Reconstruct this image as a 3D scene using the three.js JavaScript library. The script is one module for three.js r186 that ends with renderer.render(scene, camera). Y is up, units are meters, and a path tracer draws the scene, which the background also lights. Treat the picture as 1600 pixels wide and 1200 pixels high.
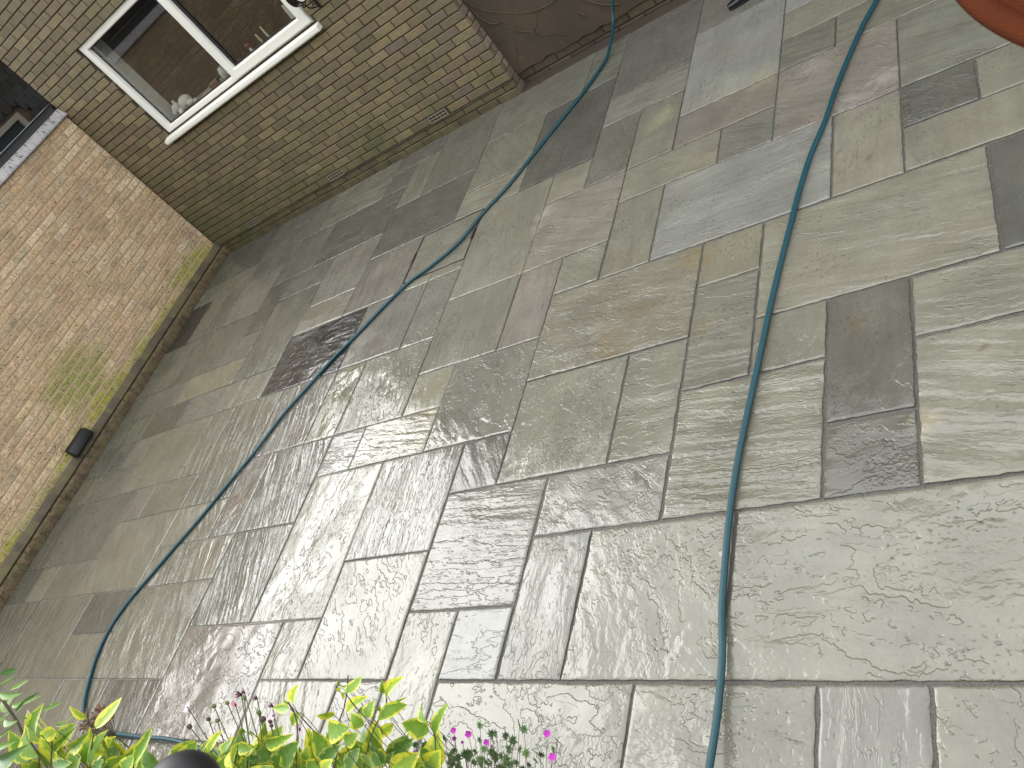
import * as THREE from 'three';
import { mergeGeometries, toCreasedNormals } from 'three/addons/utils/BufferGeometryUtils.js';
import { RoundedBoxGeometry } from 'three/addons/geometries/RoundedBoxGeometry.js';
import { createNoise2D, createNoise3D } from 'simplex-noise';

// ------------------------------------------------------------------ camera, sky, sun, exposure
const scene = new THREE.Scene();
const camera = new THREE.PerspectiveCamera(49.77, 4 / 3, 0.05, 400);
camera.matrixAutoUpdate = true;
{ // a phone held at arm's length over the raised bed, tipped down and rolled
  const right = new THREE.Vector3(0.76660653, -0.59498575, -0.24146715), up = new THREE.Vector3(0.21352858, 0.59086193, -0.7780024), back = new THREE.Vector3(0.60557409, 0.54486158, 0.58000507);
  camera.quaternion.setFromRotationMatrix(new THREE.Matrix4().makeBasis(right, up, back));
  camera.position.set(0.9456, 2.3094, 2.4435);
  camera.updateMatrixWorld(true); camera.updateProjectionMatrix();
}
camera.focus = 3.9; camera.userData.fStop = 18;
const renderer = new THREE.WebGLRenderer({ antialias: true });
renderer.toneMapping = THREE.LinearToneMapping;
renderer.toneMappingExposure = 3.55;
renderer.shadowMap.enabled = true;
const SUN_DIR = new THREE.Vector3(-0.80, 0.56, -0.22).normalize();   // the veiled sun stands over the left-hand wall
{ // overcast, white, brighter round the veiled sun
  const W = 256, H = 128, d = new Float32Array(W * H * 4), v = new THREE.Vector3();
  for (let y = 0; y < H; y++) for (let x = 0; x < W; x++) {
    const el = ((y + 0.5) / H - 0.5) * Math.PI, az = ((x + 0.5) / W - 0.5) * 2 * Math.PI, o = (y * W + x) * 4;
    v.set(Math.cos(el) * Math.cos(az), Math.sin(el), Math.cos(el) * Math.sin(az));
    const ang = Math.acos(Math.min(1, Math.max(-1, v.dot(SUN_DIR)))) * 57.3, L = el > 0 ? 0.68 + 0.12 * Math.sin(el) + 0.10 * Math.exp(-((ang / 25) ** 2)) + 0.12 * Math.exp(-((ang / 50) ** 2)) : 0.2;
    d[o] = L * 0.975; d[o + 1] = L; d[o + 2] = L * 1.03; d[o + 3] = 1;
  }
  const sky = new THREE.DataTexture(d, W, H, THREE.RGBAFormat, THREE.FloatType);
  sky.mapping = THREE.EquirectangularReflectionMapping; sky.magFilter = sky.minFilter = THREE.LinearFilter; sky.needsUpdate = true;
  scene.background = sky; scene.environment = sky;
}
const sun = new THREE.DirectionalLight(new THREE.Color(1, 0.97, 0.92), 0.5);
sun.position.copy(SUN_DIR).multiplyScalar(20); sun.target.position.set(0, 0, 0); sun.castShadow = true; sun.shadow.radius = 75;
Object.assign(sun.shadow.camera, { left: -12, right: 12, top: 12, bottom: -12, near: 0.1, far: 60 }); sun.shadow.mapSize.set(2048, 2048);
scene.add(sun, sun.target);

// ------------------------------------------------------------------ helpers
const U = 0.305, ZA = -3.386, XB = -6.92, ZR = -3.508;        // paving module; faces of the house wall, the side wall and the rendered wall
const PX0 = -6.80, PZ0 = -3.318, PZ1 = 2.19;                   // where the paving stops
function rngOf(seed) { let a = (seed * 2654435761) >>> 0; return () => { a = (a + 0x6d2b79f5) | 0; let t = Math.imul(a ^ (a >>> 15), 1 | a); t = (t + Math.imul(t ^ (t >>> 7), 61 | t)) ^ t; return ((t ^ (t >>> 14)) >>> 0) / 4294967296; }; }
const R0 = rngOf(11), n2 = createNoise2D(rngOf(3)), n3 = createNoise3D(rngOf(4));
const lerp = (a, b, t) => a + (b - a) * t, clamp = (x, a = 0, b = 1) => Math.min(b, Math.max(a, x)), sstep = (a, b, x) => { const t = clamp((x - a) / (b - a)); return t * t * (3 - 2 * t); };
const V = (x, y, z) => new THREE.Vector3(x, y, z);
const used = {};
const numbered = (n) => { const k = (used[n] = (used[n] ?? -1) + 1); return k ? n + '_' + String(k).padStart(3, '0') : n; };
function tag(o, label, category, group, kind) { o.userData.label = label; o.userData.category = category; if (group) o.userData.group = group; if (kind) o.userData.kind = kind; return o; }
function shade(o) { o.traverse((c) => { if (c.isMesh) { c.castShadow = true; c.receiveShadow = true; } }); return o; }
function thing(name, label, category, group) { const g = new THREE.Group(); g.name = numbered(name); tag(g, label, category, group); scene.add(g); return g; }
function part(name, geo, mat, parent, kind) { const m = new THREE.Mesh(geo, mat); m.name = name; m.castShadow = m.receiveShadow = true; if (kind) m.userData.kind = kind; parent.add(m); return m; }
const bx = (x0, x1, y0, y1, z0, z1) => { const g = new THREE.BoxGeometry(x1 - x0, y1 - y0, z1 - z0); g.translate((x0 + x1) / 2, (y0 + y1) / 2, (z0 + z1) / 2); return g; };
const rbx = (x0, x1, y0, y1, z0, z1, r = 0.004, s = 2) => { const g = new RoundedBoxGeometry(x1 - x0, y1 - y0, z1 - z0, s, r); g.translate((x0 + x1) / 2, (y0 + y1) / 2, (z0 + z1) / 2); return g; };
const mrg = (l) => mergeGeometries(l.map((g) => (g.index ? g.toNonIndexed() : g)).map((g) => { for (const k of Object.keys(g.attributes)) if (!['position', 'normal', 'uv', 'color'].includes(k)) g.deleteAttribute(k); return g; }), false);
const std = (rgb, rough = 0.7, o = {}) => new THREE.MeshStandardMaterial({ color: new THREE.Color().setRGB(...rgb), roughness: rough, ...o });
const toSRGB = (x) => (x <= 0.0031308 ? 12.92 * x : 1.055 * Math.pow(x, 1 / 2.4) - 0.055);
// periodic gradient noise on the unit square, px by py cells
function pnoise(seed) {
  const r = rngOf(seed), P = new Uint8Array(512), gx = new Float32Array(256), gy = new Float32Array(256);
  for (let i = 0; i < 256; i++) { P[i] = i; const a = r() * 6.2832; gx[i] = Math.cos(a); gy[i] = Math.sin(a); }
  for (let i = 255; i > 0; i--) { const j = Math.floor(r() * (i + 1)); [P[i], P[j]] = [P[j], P[i]]; }
  for (let i = 0; i < 256; i++) P[256 + i] = P[i];
  return (u, v, px, py) => {
    u *= px; v *= py; const x0 = Math.floor(u), y0 = Math.floor(v), fx = u - x0, fy = v - y0;
    const xa = ((x0 % px) + px) % px, xb = (xa + 1) % px, ya = ((y0 % py) + py) % py, yb = (ya + 1) % py;
    const h = (X, Y, dx, dy) => { const g = P[(P[X & 255] + Y) & 511]; return gx[g] * dx + gy[g] * dy; };
    const sx = fx * fx * fx * (fx * (fx * 6 - 15) + 10), sy = fy * fy * fy * (fy * (fy * 6 - 15) + 10);
    const a = h(xa, ya, fx, fy), b = h(xb, ya, fx - 1, fy), c = h(xa, yb, fx, fy - 1), d = h(xb, yb, fx - 1, fy - 1);
    return 1.5 * (a + (b - a) * sx + (c + (d - c) * sx - a - (b - a) * sx) * sy);
  };
}
function tex(data, N, M, srgb, f) {
  const t = new THREE.DataTexture(data, N, M, f ? THREE.RedFormat : THREE.RGBAFormat, f ? THREE.FloatType : THREE.UnsignedByteType);
  if (srgb) t.colorSpace = THREE.SRGBColorSpace;
  t.wrapS = t.wrapT = THREE.RepeatWrapping; t.magFilter = THREE.LinearFilter; t.minFilter = THREE.LinearMipmapLinearFilter; t.generateMipmaps = true; t.needsUpdate = true; return t;
}
// fills colour (neutral about 0.72), height in millimetres and roughness from one function of (u, v)
function surface(N, fn, mm, opt = {}) {
  const c = new Uint8Array(N * N * 4), h = new Float32Array(N * N), r = new Uint8Array(N * N * 4), out = [0, 0, 0, 0, 0];
  for (let y = 0; y < N; y++) for (let x = 0; x < N; x++) {
    fn((x + 0.5) / N, (y + 0.5) / N, out); const i = y * N + x, o = i * 4;
    for (let k = 0; k < 3; k++) c[o + k] = clamp(toSRGB(clamp(out[k]))) * 255; c[o + 3] = 255;
    h[i] = 0.5 + out[3] / mm; const q = clamp(out[4]) * 255; r[o] = r[o + 1] = r[o + 2] = q; r[o + 3] = 255;
  }
  const Mt = opt.physical ? THREE.MeshPhysicalMaterial : THREE.MeshStandardMaterial;
  const m = new Mt({ color: 0xffffff, roughness: 1, vertexColors: true, map: tex(c, N, N, true), bumpMap: tex(h, N, N, false, true), bumpScale: mm / 1000, roughnessMap: tex(r, N, N, false) });
  if (opt.ior) m.ior = opt.ior;
  return m;
}

// ------------------------------------------------------------------ stone: four kinds of riven sandstone, wet
const SPAN = 1.3;                                             // metres that one texture covers
function stone(seed, { ax, ay, steps, stepH, broad, grain, knob, pits, pool, rough, fineSteps = 0, breaks = 0.25, warp = 1 }) {
  const n = pnoise(seed), p = pnoise(seed + 50), q = pnoise(seed + 90), N = 1024, T = new Float32Array(N * N), F = new Float32Array(N * N);
  for (let y = 0; y < N; y++) for (let x = 0; x < N; x++) {
    const u = (x + 0.5) / N, v = (y + 0.5) / N, wu = u + 0.035 * n(u, v, 4, 4) + 0.012 * q(u, v, 14, 14) + 0.003 * p(u, v, 60, 60), wv = v + warp * (0.03 * p(u, v, 4, 5) + 0.009 * q(v, u, 17, 13)) + 0.003 * n(u, v, 66, 66);
    T[y * N + x] = (0.62 * n(wu, wv, ax, ay) + 0.28 * p(wu, wv, ax * 2, ay * 2) + 0.19 * q(wu, wv, ax * 5, ay * 4) + 0.10 * n(wu, wv, ax * 13, ay * 9) + 0.05 * p(wu, wv, ax * 30, ay * 22)) * steps;
    F[y * N + x] = (0.7 * q(wv, wu, ay * 2, ax * 2) * 0 + 0.7 * q(wu, wv, ax, ay * 2) + 0.3 * p(wu, wv, ax * 3, ay * 5)) * fineSteps;
  }
  const W = (x) => (x + N) % N, cliff = (A, x, y, px) => { const i = y * N + x, t = A[i], gx = (A[y * N + W(x + 1)] - A[y * N + W(x - 1)]) / 2, gy = (A[W(y + 1) * N + x] - A[W(y - 1) * N + x]) / 2, k = Math.floor(t), d = (1 - (t - k)) / Math.max(1e-4, Math.hypot(gx, gy)); return [k, sstep(px, 0, d)]; };
  return surface(N, (u, v, o) => {
    const x = Math.floor(u * N), y = Math.floor(v * N), i = y * N + x, [k, edge] = cliff(T, x, y, 2.6), t = T[i];
    const mask = sstep(breaks - 0.3, breaks + 0.2, 0.3 + p(u, v, 3, 3) + 0.5 * n(u, v, 7, 9) + 0.45 * q(u, v, 24, 26)), fine = q(u, v, 90, 90) * 0.5 + p(u, v, 190, 200) * 0.4 + n(u, v, 330, 340) * 0.35;
    const rough2 = sstep(-0.1, 0.45, q(u, v, 4, 5) + 0.5 * p(u, v, 11, 12)), bil = 1 - 2 * Math.abs(n(u, v, 64, 70)) + 0.5 * (1 - 2 * Math.abs(q(u, v, 128, 130)));
    const pit = Math.max(0, n(u, v, 80, 92) - 0.34) * sstep(0.05, 0.4, q(u, v, 5, 6));
    let h = broad * n(u, v, 3, 3) + 0.35 * broad * p(u, v, 11, 12) + stepH * lerp(t, k + edge, mask) + grain * fine * (0.5 + rough2) + knob * bil * rough2 - pits * pit * 5;
    if (fineSteps) { const [k2, e2] = cliff(F, x, y, 2.2); h += 0.34 * lerp(F[i], k2 + e2, sstep(-0.3, 0.2, n(u, v, 4, 6))); }
    let rg = rough + 0.10 * n(u, v, 3, 4) + 0.05 * n(u, v, 9, 8) + 0.05 * q(u, v, 22, 24) + 0.05 * fine + 0.07 * rough2;
    const wet = pool && t + 0.25 * q(u, v, 9, 10) < pool; if (wet) { h = stepH * pool + broad * n(u, v, 3, 3) * 0.3; rg = 0.06; }
    const lay = Math.sin(k * 91.7 + seed) * 0.5, streak = q(u, v, ax, ay * 4) * 0.5 + n(u, v, ax * 2, ay * 8) * 0.35, mott = p(u, v, 5, 6);
    const b = 0.72 * (1 + 0.10 * streak + 0.07 * mott + 0.09 * lay * mask + 0.10 * fine + 0.05 * q(u, v, 40, 44) - 0.9 * pit - 0.22 * edge * mask) * (wet ? 0.86 : 1), hue = n(u, v, 3, 4) * 0.5 + p(u, v, 8, 9) * 0.3 + q(u, v, 24, 30) * 0.2;
    o[0] = b * (1 + 0.02 * hue); o[1] = b * (1 + 0.01 * mott); o[2] = b * (1 - 0.03 * hue); o[3] = h * 1.55; o[4] = rg;
  }, 50, { physical: true, ior: 1.6 });
}
const STONE = [
  stone(21, { ax: 3, ay: 7, steps: 2.4, stepH: 0.8, broad: 1.2, grain: 0.09, knob: 0.08, pits: 0.15, pool: 0, rough: 0.23, fineSteps: 2, breaks: 0.55 }),
  stone(22, { warp: 0.3, ax: 2, ay: 13, steps: 4.4, stepH: 1.1, broad: 1.6, grain: 0.10, knob: 0.14, pits: 0.1, pool: 0, rough: 0.13, fineSteps: 6, breaks: 0.0 }),
  stone(23, { ax: 3, ay: 7, steps: 3.0, stepH: 1.5, broad: 1.8, grain: 0.12, knob: 0.26, pits: 0.35, pool: -1.5, rough: 0.14, fineSteps: 2, breaks: 0.1 }),
  stone(24, { warp: 0.6, ax: 3, ay: 9, steps: 3.6, stepH: 1.2, broad: 1.6, grain: 0.12, knob: 0.18, pits: 0.25, pool: 0, rough: 0.18, fineSteps: 4, breaks: 0.25 }),
  stone(25, { warp: 0.4, ax: 2, ay: 10, steps: 2.6, stepH: 1.0, broad: 1.3, grain: 0.10, knob: 0.10, pits: 0.12, pool: 0, rough: 0.20, fineSteps: 7, breaks: 0.45 }),
  stone(26, { ax: 4, ay: 8, steps: 2.6, stepH: 1.3, broad: 2.0, grain: 0.13, knob: 0.45, pits: 0.4, pool: -1.2, rough: 0.14, fineSteps: 3, breaks: 0.2 }),
];

// ------------------------------------------------------------------ ground and paving
const ground = part('ground', new THREE.PlaneGeometry(240, 240).rotateX(-Math.PI / 2).translate(0, -0.09, 0), std([0.07, 0.075, 0.045], 0.95), scene); ground.userData.kind = 'structure';
const TONE = { g: [0.135, 0.131, 0.101], w: [0.148, 0.142, 0.109], s: [0.142, 0.137, 0.112], k: [0.083, 0.078, 0.063], o: [0.140, 0.132, 0.101], y: [0.157, 0.148, 0.106], p: [0.132, 0.124, 0.103], r: [0.145, 0.132, 0.109], v: [0.109, 0.105, 0.088], b: [0.157, 0.157, 0.137], n: [0.086, 0.085, 0.071], e: [0.116, 0.114, 0.091], d: [0.031, 0.030, 0.028] };
// column, row, columns, rows (modules of 305 mm from the paving's own origin), tone, relief, direction of the grain in degrees
const SLABS = `-1 -2 3 2 w 4 8|0 0 1 2 k 4 90|0 2 1 1 k 5 0|1 0 2 1 w 4 12|1 1 2 2 w 4 15|2 -2 2 2 n 0 90|1 -3 2 1 w 0 80|1 -4 1 1 n 3 25|2 -4 2 1 w 0 0|1 -6 2 2 e 4 15
-1 -6 2 2 r 3 18|0 -4 1 2 o 4 90|-3 -4 3 2 b 4 4|-2 -2 1 1 y 4 80|-2 -1 1 2 g 4 3|-5 -2 3 2 o 3 8|-1 0 1 1 g 3 100|-2 1 2 2 w 1 2|-3 0 1 2 g 3 4|-5 0 2 2 g 3 95
-4 2 2 1 s 5 40|-6 2 2 2 s 1 3|-6 1 1 1 k 4 60|-7 -1 2 2 e 2 50|-4 3 1 2 s 3 88|-3 3 2 2 w 2 60|-1 3 3 2 w 2 5|-5 4 1 1 b 4 5|-6 4 1 2 w 2 80|-8 3 2 2 w 3 50
-8 1 2 2 s 1 85|-9 4 1 1 w 3 88|-10 1 2 3 w 5 88|-12 0 2 2 e 1 70|-12 2 2 2 e 1 65|-12 4 3 2 r 2 20|-9 5 2 2 w 4 70|-7 5 1 1 s 3 20|-5 5 3 2 w 2 20|-2 5 2 2 w 3 5|0 5 1 2 s 4 88|1 5 2 2 w 3 50
-10 0 1 1 s 1 10|-9 0 2 1 y 1 12|-8 -1 1 1 y 0 80|-10 -2 2 2 g 3 82|-11 -2 1 2 y 2 70|-13 -2 2 2 p 1 78|-14 -4 3 2 d 3 8|-11 -4 2 2 p 4 85|-9 -4 1 2 e 3 50|-8 -3 2 2 g 4 88|-6 -3 1 2 r 4 85
-5 -3 1 1 w 4 40|-4 -4 1 2 w 0 85|-6 -5 2 2 r 4 20|-8 -6 2 3 w 4 88|-6 -6 1 1 w 0 10|-5 -7 1 2 e 4 70|-4 -7 1 2 g 0 85|-3 -6 2 1 r 0 20|-2 -5 1 1 e 4 20|-4 -5 2 1 w 0 10
-3 -9 2 3 b 4 88|-3 -11 2 2 p 0 20|-1 -7 1 1 e 4 15|-1 -8 2 1 g 0 10|0 -7 2 1 g 4 12|-1 -11 2 3 b 0 90|-5 -11 2 3 v 0 80|-5 -8 2 1 s 4 10|-7 -9 2 3 n 0 85|-9 -11 3 2 e 0 5|-6 -11 1 2 e 4 10
-9 -9 2 2 g 4 60|-9 -7 2 1 w 4 10|-11 -11 2 3 e 0 75|-13 -11 2 1 v 0 5|-12 -10 1 2 g 4 85|-13 -10 1 1 v 4 85|-16 -11 3 2 g 4 8|-17 -11 1 2 e 0 85|-19 -11 2 1 v 4 5|-19 -10 2 2 e 0 80
-23 -11 4 2 n 0 80|-15 -9 3 2 n 3 5|-17 -9 2 2 e 0 85|-12 -8 3 2 n 0 5|-14 -7 2 2 p 4 85|-12 -6 2 2 r 4 85|-10 -4.3 1 0.3 y 0 5|-9 -4.3 1 0.3 w 0 5|-14 -5 2 1 o 0 10|-17 -7 1 2 n 0 85|-16 -7 2 1 e 0 10|-16 -6 2 3 e 1 80
-16 -3 2 1 g 3 80|-17 -5 1 1 p 4 5|-20 -6 3 2 e 4 85|-19 -8 2 2 p 0 85|-20 -8 1 2 v 4 85|-23 -9 4 1 e 0 80|-23 -8 2 2 d 0 80|-21 -8 1 2 e 4 80|-19 -4 3 1 y 4 60|-18 -3 2 1 s 4 20|-20 -3 2 1 n 4 5|-23 -6 3 2 e 0 85
-23 -4 4 1 v 0 85|-23 -3 3 1 e 4 85|-19 -2 3 2 o 4 10|-20 -2 1 1 s 0 60|-21 -1 2 1 v 0 20|-23 -2 3 1 e 1 85|-23 -1 2 1 g 4 85|-16 -2 1 2 g 4 80|-15 -2 2 3 g 1 75|-18 0 1 1 p 4 10|-17 0 2 1 g 4 8
-13 0 1 2 p 2 75|-18 1 3 2 o 4 60|-15 1 2 1 o 4 60|-15 2 3 1 o 1 70|-15 3 3 2 o 3 68|-17 3 2 1 n 5 60|-21 0 3 2 v 0 78|-23 0 2 2 v 4 80|-20 2 2 1 e 0 78|-21 2 1 1 g 0 80|-23 2 2 1 n 0 80
-20 3 3 2 g 1 75|-23 3 3 2 e 1 78|-17 4 2 1 o 3 70|-14 5 2 2 k 3 68|-16 5 2 2 o 4 68|-18 5 2 2 o 0 78|-6 6 1 1 w 5 10`;
const patio = new THREE.Group(); patio.name = 'patio'; patio.userData.kind = 'structure'; scene.add(patio);
const STAINS = [ // x, z, radius, colour, strength: rust, pale scuffs and yellowish bloom that the photograph shows
  [-1.05, -0.08, 0.12, [0.132, 0.094, 0.039], 0.40], [-0.93, -0.27, 0.11, [0.132, 0.094, 0.039], 0.30], [-0.64, -0.52, 0.12, [0.165, 0.116, 0.044], 0.35], [-0.55, -0.03, 0.06, [0.132, 0.094, 0.039], 0.35], [-1.80, -1.44, 0.08, [0.330, 0.308, 0.275], 0.40], [-1.83, -1.30, 0.06, [0.330, 0.297, 0.264], 0.30],
  [-0.40, -1.86, 0.10, [0.253, 0.231, 0.143], 0.45], [-0.62, -1.84, 0.08, [0.231, 0.215, 0.143], 0.35], [-1.03, -1.93, 0.09, [0.242, 0.231, 0.132], 0.45], [-1.10, -1.86, 0.07, [0.231, 0.220, 0.143], 0.35], [0.24, -1.36, 0.08, [0.303, 0.275, 0.242], 0.35], [0.10, -1.26, 0.10, [0.275, 0.253, 0.226], 0.30], [-0.1, -1.72, 0.10, [0.264, 0.237, 0.209], 0.25],
  [-3.86, 0.38, 0.13, [0.143, 0.094, 0.050], 0.35], [-1.83, -0.96, 0.09, [0.182, 0.143, 0.066], 0.30], [-2.2, 0.04, 0.05, [0.165, 0.121, 0.044], 0.40], [0.33, 0.68, 0.05, [0.341, 0.275, 0.165], 0.40], [-5.9, 0.9, 0.05, [0.165, 0.110, 0.044], 0.30], [0.12, 0.17, 0.04, [0.110, 0.061, 0.022], 0.35], [0.52, 0.42, 0.02, [0.088, 0.028, 0.011], 0.45], [0.17, -0.80, 0.012, [0.028, 0.022, 0.017], 0.50],
];
const inFrame = (x, y, z, m = 1.06) => { const p = V(x, y, z).project(camera); return Math.abs(p.x) < m && Math.abs(p.y) < m && p.z < 1; };
function slab(i, j, w, h, tone, relief, ang, sd) {
  const r = rngOf(sd + 700), near = sstep(-9, -3, i) * sstep(-7, -2, j), gap = () => lerp(0.0037, 0.0064, near) + (r() - 0.3) * lerp(0.0015, 0.004, near);
  let x0 = Math.max(i * U, PX0) + gap(), x1 = (i + w) * U - gap(), z0 = Math.max(j * U, PZ0) + gap(), z1 = Math.min((j + h) * U, PZ1) - gap();
  const cx = (x0 + x1) / 2, cz = (z0 + z1) / 2, seen = [[x0, z0], [x1, z0], [x0, z1], [x1, z1], [cx, cz]].some(([a, b]) => inFrame(a, 0, b)), cell = seen ? 0.024 : 0.12;
  const ticks = (a, b) => { const L = b - a, k = Math.max(1, Math.round((L - 0.024) / cell)), t = [0, 0.0035, 0.012]; for (let q = 1; q < k; q++) t.push(0.012 + (L - 0.024) * q / k); t.push(L - 0.012, L - 0.0035, L); return t.map((e) => e + a); };
  const xs = ticks(x0, x1), zs = ticks(z0, z1), nx = xs.length, nz = zs.length, pos = [], col = [], uv = [], idx = [];
  const lift = (r() - 0.5) * 0.0032, tx = (r() - 0.5) * 0.007, tz = (r() - 0.5) * 0.007, a = (ang + (r() - 0.5) * 9) * Math.PI / 180 + (r() < 0.5 ? Math.PI : 0), ca = Math.cos(a), sa = Math.sin(a), ou = r(), ov = r(), flip = r() < 0.5 ? -1 : 1;
  const lum = 0.90 + 0.20 * r(), base = TONE[tone].map((c) => c / 0.72 * lum), warm = 0.004 + (r() - 0.5) * 0.014; base[0] *= 1 + warm; base[2] *= 1 - warm;
  const rag = lerp(0.0012, 0.0026, near);
  const put = (x, z, y) => {
    pos.push(x - cx, y, z - cz); const X = x - cx, Z = z - cz; uv.push((ca * X + sa * Z) * flip / SPAN + ou, (-sa * X + ca * Z) / SPAN + ov);
    const m = 1 + 0.10 * n3(x * 2.3, z * 2.3, sd) + 0.06 * n3(x * 7, z * 7, sd + 9), hu = 0.012 * n3(x * 1.6, z * 1.6, sd + 40); const c = [base[0] * m * (1 + hu), base[1] * m, base[2] * m * (1 - hu)];
    for (const [sx, sz, sr, sc, k] of STAINS) { const dd = Math.hypot(x - sx, z - sz) / sr; if (dd < 1.6) { const q = k * sstep(1.15, 0.35, dd + 0.5 * n2(x * 28, z * 28)); for (let e = 0; e < 3; e++) c[e] = lerp(c[e], sc[e] / 0.72, q); } }
    col.push(...c);
  };
  for (let b = 0; b < nz; b++) for (let e = 0; e < nx; e++) {
    let x = xs[e], z = zs[b]; const ex = Math.min(e, nx - 1 - e), ez = Math.min(b, nz - 1 - b), rim = Math.min(ex, ez);
    const jx = ex < 2 ? rag * (1 - ex * 0.35) * (n3(z * 16, x * 3, sd) + 0.5 * n3(z * 55, x * 3, sd)) : 0, jz = ez < 2 ? rag * (1 - ez * 0.35) * (n3(x * 16, z * 3, sd + 5) + 0.5 * n3(x * 55, z * 3, sd + 5)) : 0;
    const y = lift + tx * (x - cx) + tz * (z - cz) + 0.0016 * n3(x * 3.1, z * 3.1, sd) + 0.0006 * n3(x * 11, z * 11, sd) - (rim === 0 ? 0.0034 + 0.0014 * n3(x * 30, z * 30, sd) : rim === 1 ? 0.0007 : 0);
    put(x + jx, z + jz, y);
  }
  for (let b = 0; b < nz - 1; b++) for (let e = 0; e < nx - 1; e++) { const k = b * nx + e; idx.push(k, k + nx, k + 1, k + 1, k + nx, k + nx + 1); }
  const ring = []; for (let e = 0; e < nx; e++) ring.push(e); for (let b = 1; b < nz; b++) ring.push(b * nx + nx - 1); for (let e = nx - 2; e >= 0; e--) ring.push((nz - 1) * nx + e); for (let b = nz - 2; b > 0; b--) ring.push(b * nx);
  const n0 = pos.length / 3; for (const k of ring) for (const y of [null, -0.03]) { pos.push(pos[k * 3], y ?? pos[k * 3 + 1], pos[k * 3 + 2]); uv.push(uv[k * 2] + (y ? 0.02 : 0), uv[k * 2 + 1]); col.push(col[k * 3], col[k * 3 + 1], col[k * 3 + 2]); }
  for (let k = 0; k < ring.length; k++) { const p = n0 + k * 2, q = n0 + ((k + 1) % ring.length) * 2; idx.push(p, q, p + 1, q, q + 1, p + 1); }
  const g = new THREE.BufferGeometry(); g.setAttribute('position', new THREE.Float32BufferAttribute(pos, 3)); g.setAttribute('uv', new THREE.Float32BufferAttribute(uv, 2)); g.setAttribute('color', new THREE.Float32BufferAttribute(col, 3)); g.setIndex(idx); g.computeVertexNormals();
  const m = part(numbered('paving_slab'), g, STONE[relief], patio); m.position.set(cx, 0, cz); return m;
}
{
  const taken = new Set(), key = (i, j) => i + '/' + j; let sd = 1;
  for (let i = -10; i < -8; i++) for (let j = -6; j < -4; j++) taken.add(key(i, j));          // the drain cover's tray
  const all = SLABS.split(/[|\n]/).map((l) => { const [i, j, w, h, t, k, a] = l.trim().split(' '); return [+i, +j, +w, +h, t, +k, +a]; });
  for (const [i, j, w, h] of all) if (h >= 1) for (let a = i; a < i + w; a++) for (let b = j; b < j + h; b++) { if (taken.has(key(a, b))) console.log('overlap', a, b, 'slab', i, j); taken.add(key(a, b)); }
  const kinds = 'gwsebopgw'.split('');
  for (let j = -11; j < 8; j++) for (let i = -23; i < 12; i++) if (!taken.has(key(i, j))) {
    let w = 1, h = 1; const free = (a, b) => a < 12 && b < 8 && !taken.has(key(a, b)); const r = R0();
    if (i >= -23 && (r < 0.8) && free(i + 1, j)) { w = 2; if (r < 0.3 && free(i + 2, j)) w = 3; }
    const rowFree = (b) => { for (let a = i; a < i + w; a++) if (!free(a, b)) return false; return true; };
    if (r < 0.62 && rowFree(j + 1)) h = 2;
    for (let a = i; a < i + w; a++) for (let b = j; b < j + h; b++) taken.add(key(a, b));
    if (i < 1 && j < 6) console.log('filled', i, j, w, h);
    all.push([i, j, w, h, kinds[Math.floor(R0() * kinds.length)], R0() < 0.5 ? 0 : 3, R0() < 0.5 ? 85 : 5]);
  }
  for (const s of all) slab(...s, sd++);
  console.log('slabs', all.length);
}
{ // gritty mortar in the joints: grey sand in front, wet reflection painted in as a paler tone further back
  const n = pnoise(71), q = pnoise(72), M = surface(512, (u, v, o) => { const f = n(u, v, 110, 110), b = 0.72 * (1 + 0.42 * f + 0.25 * q(u, v, 60, 60)); o[0] = b; o[1] = b * 0.98; o[2] = b * 0.94; o[3] = 1.3 * f + 1.1 * q(u, v, 55, 55); o[4] = 0.7 + 0.2 * f; }, 8);
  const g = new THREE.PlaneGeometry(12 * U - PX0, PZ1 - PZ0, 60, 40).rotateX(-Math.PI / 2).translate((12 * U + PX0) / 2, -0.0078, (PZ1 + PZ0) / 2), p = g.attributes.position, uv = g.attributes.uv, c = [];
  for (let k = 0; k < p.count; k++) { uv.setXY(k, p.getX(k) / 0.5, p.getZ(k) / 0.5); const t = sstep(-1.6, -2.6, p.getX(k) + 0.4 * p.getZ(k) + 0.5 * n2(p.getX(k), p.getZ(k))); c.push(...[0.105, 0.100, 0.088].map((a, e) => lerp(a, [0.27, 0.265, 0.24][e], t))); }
  g.setAttribute('color', new THREE.Float32BufferAttribute(c, 3)); part('joint_mortar', g, M, patio);
}

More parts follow.
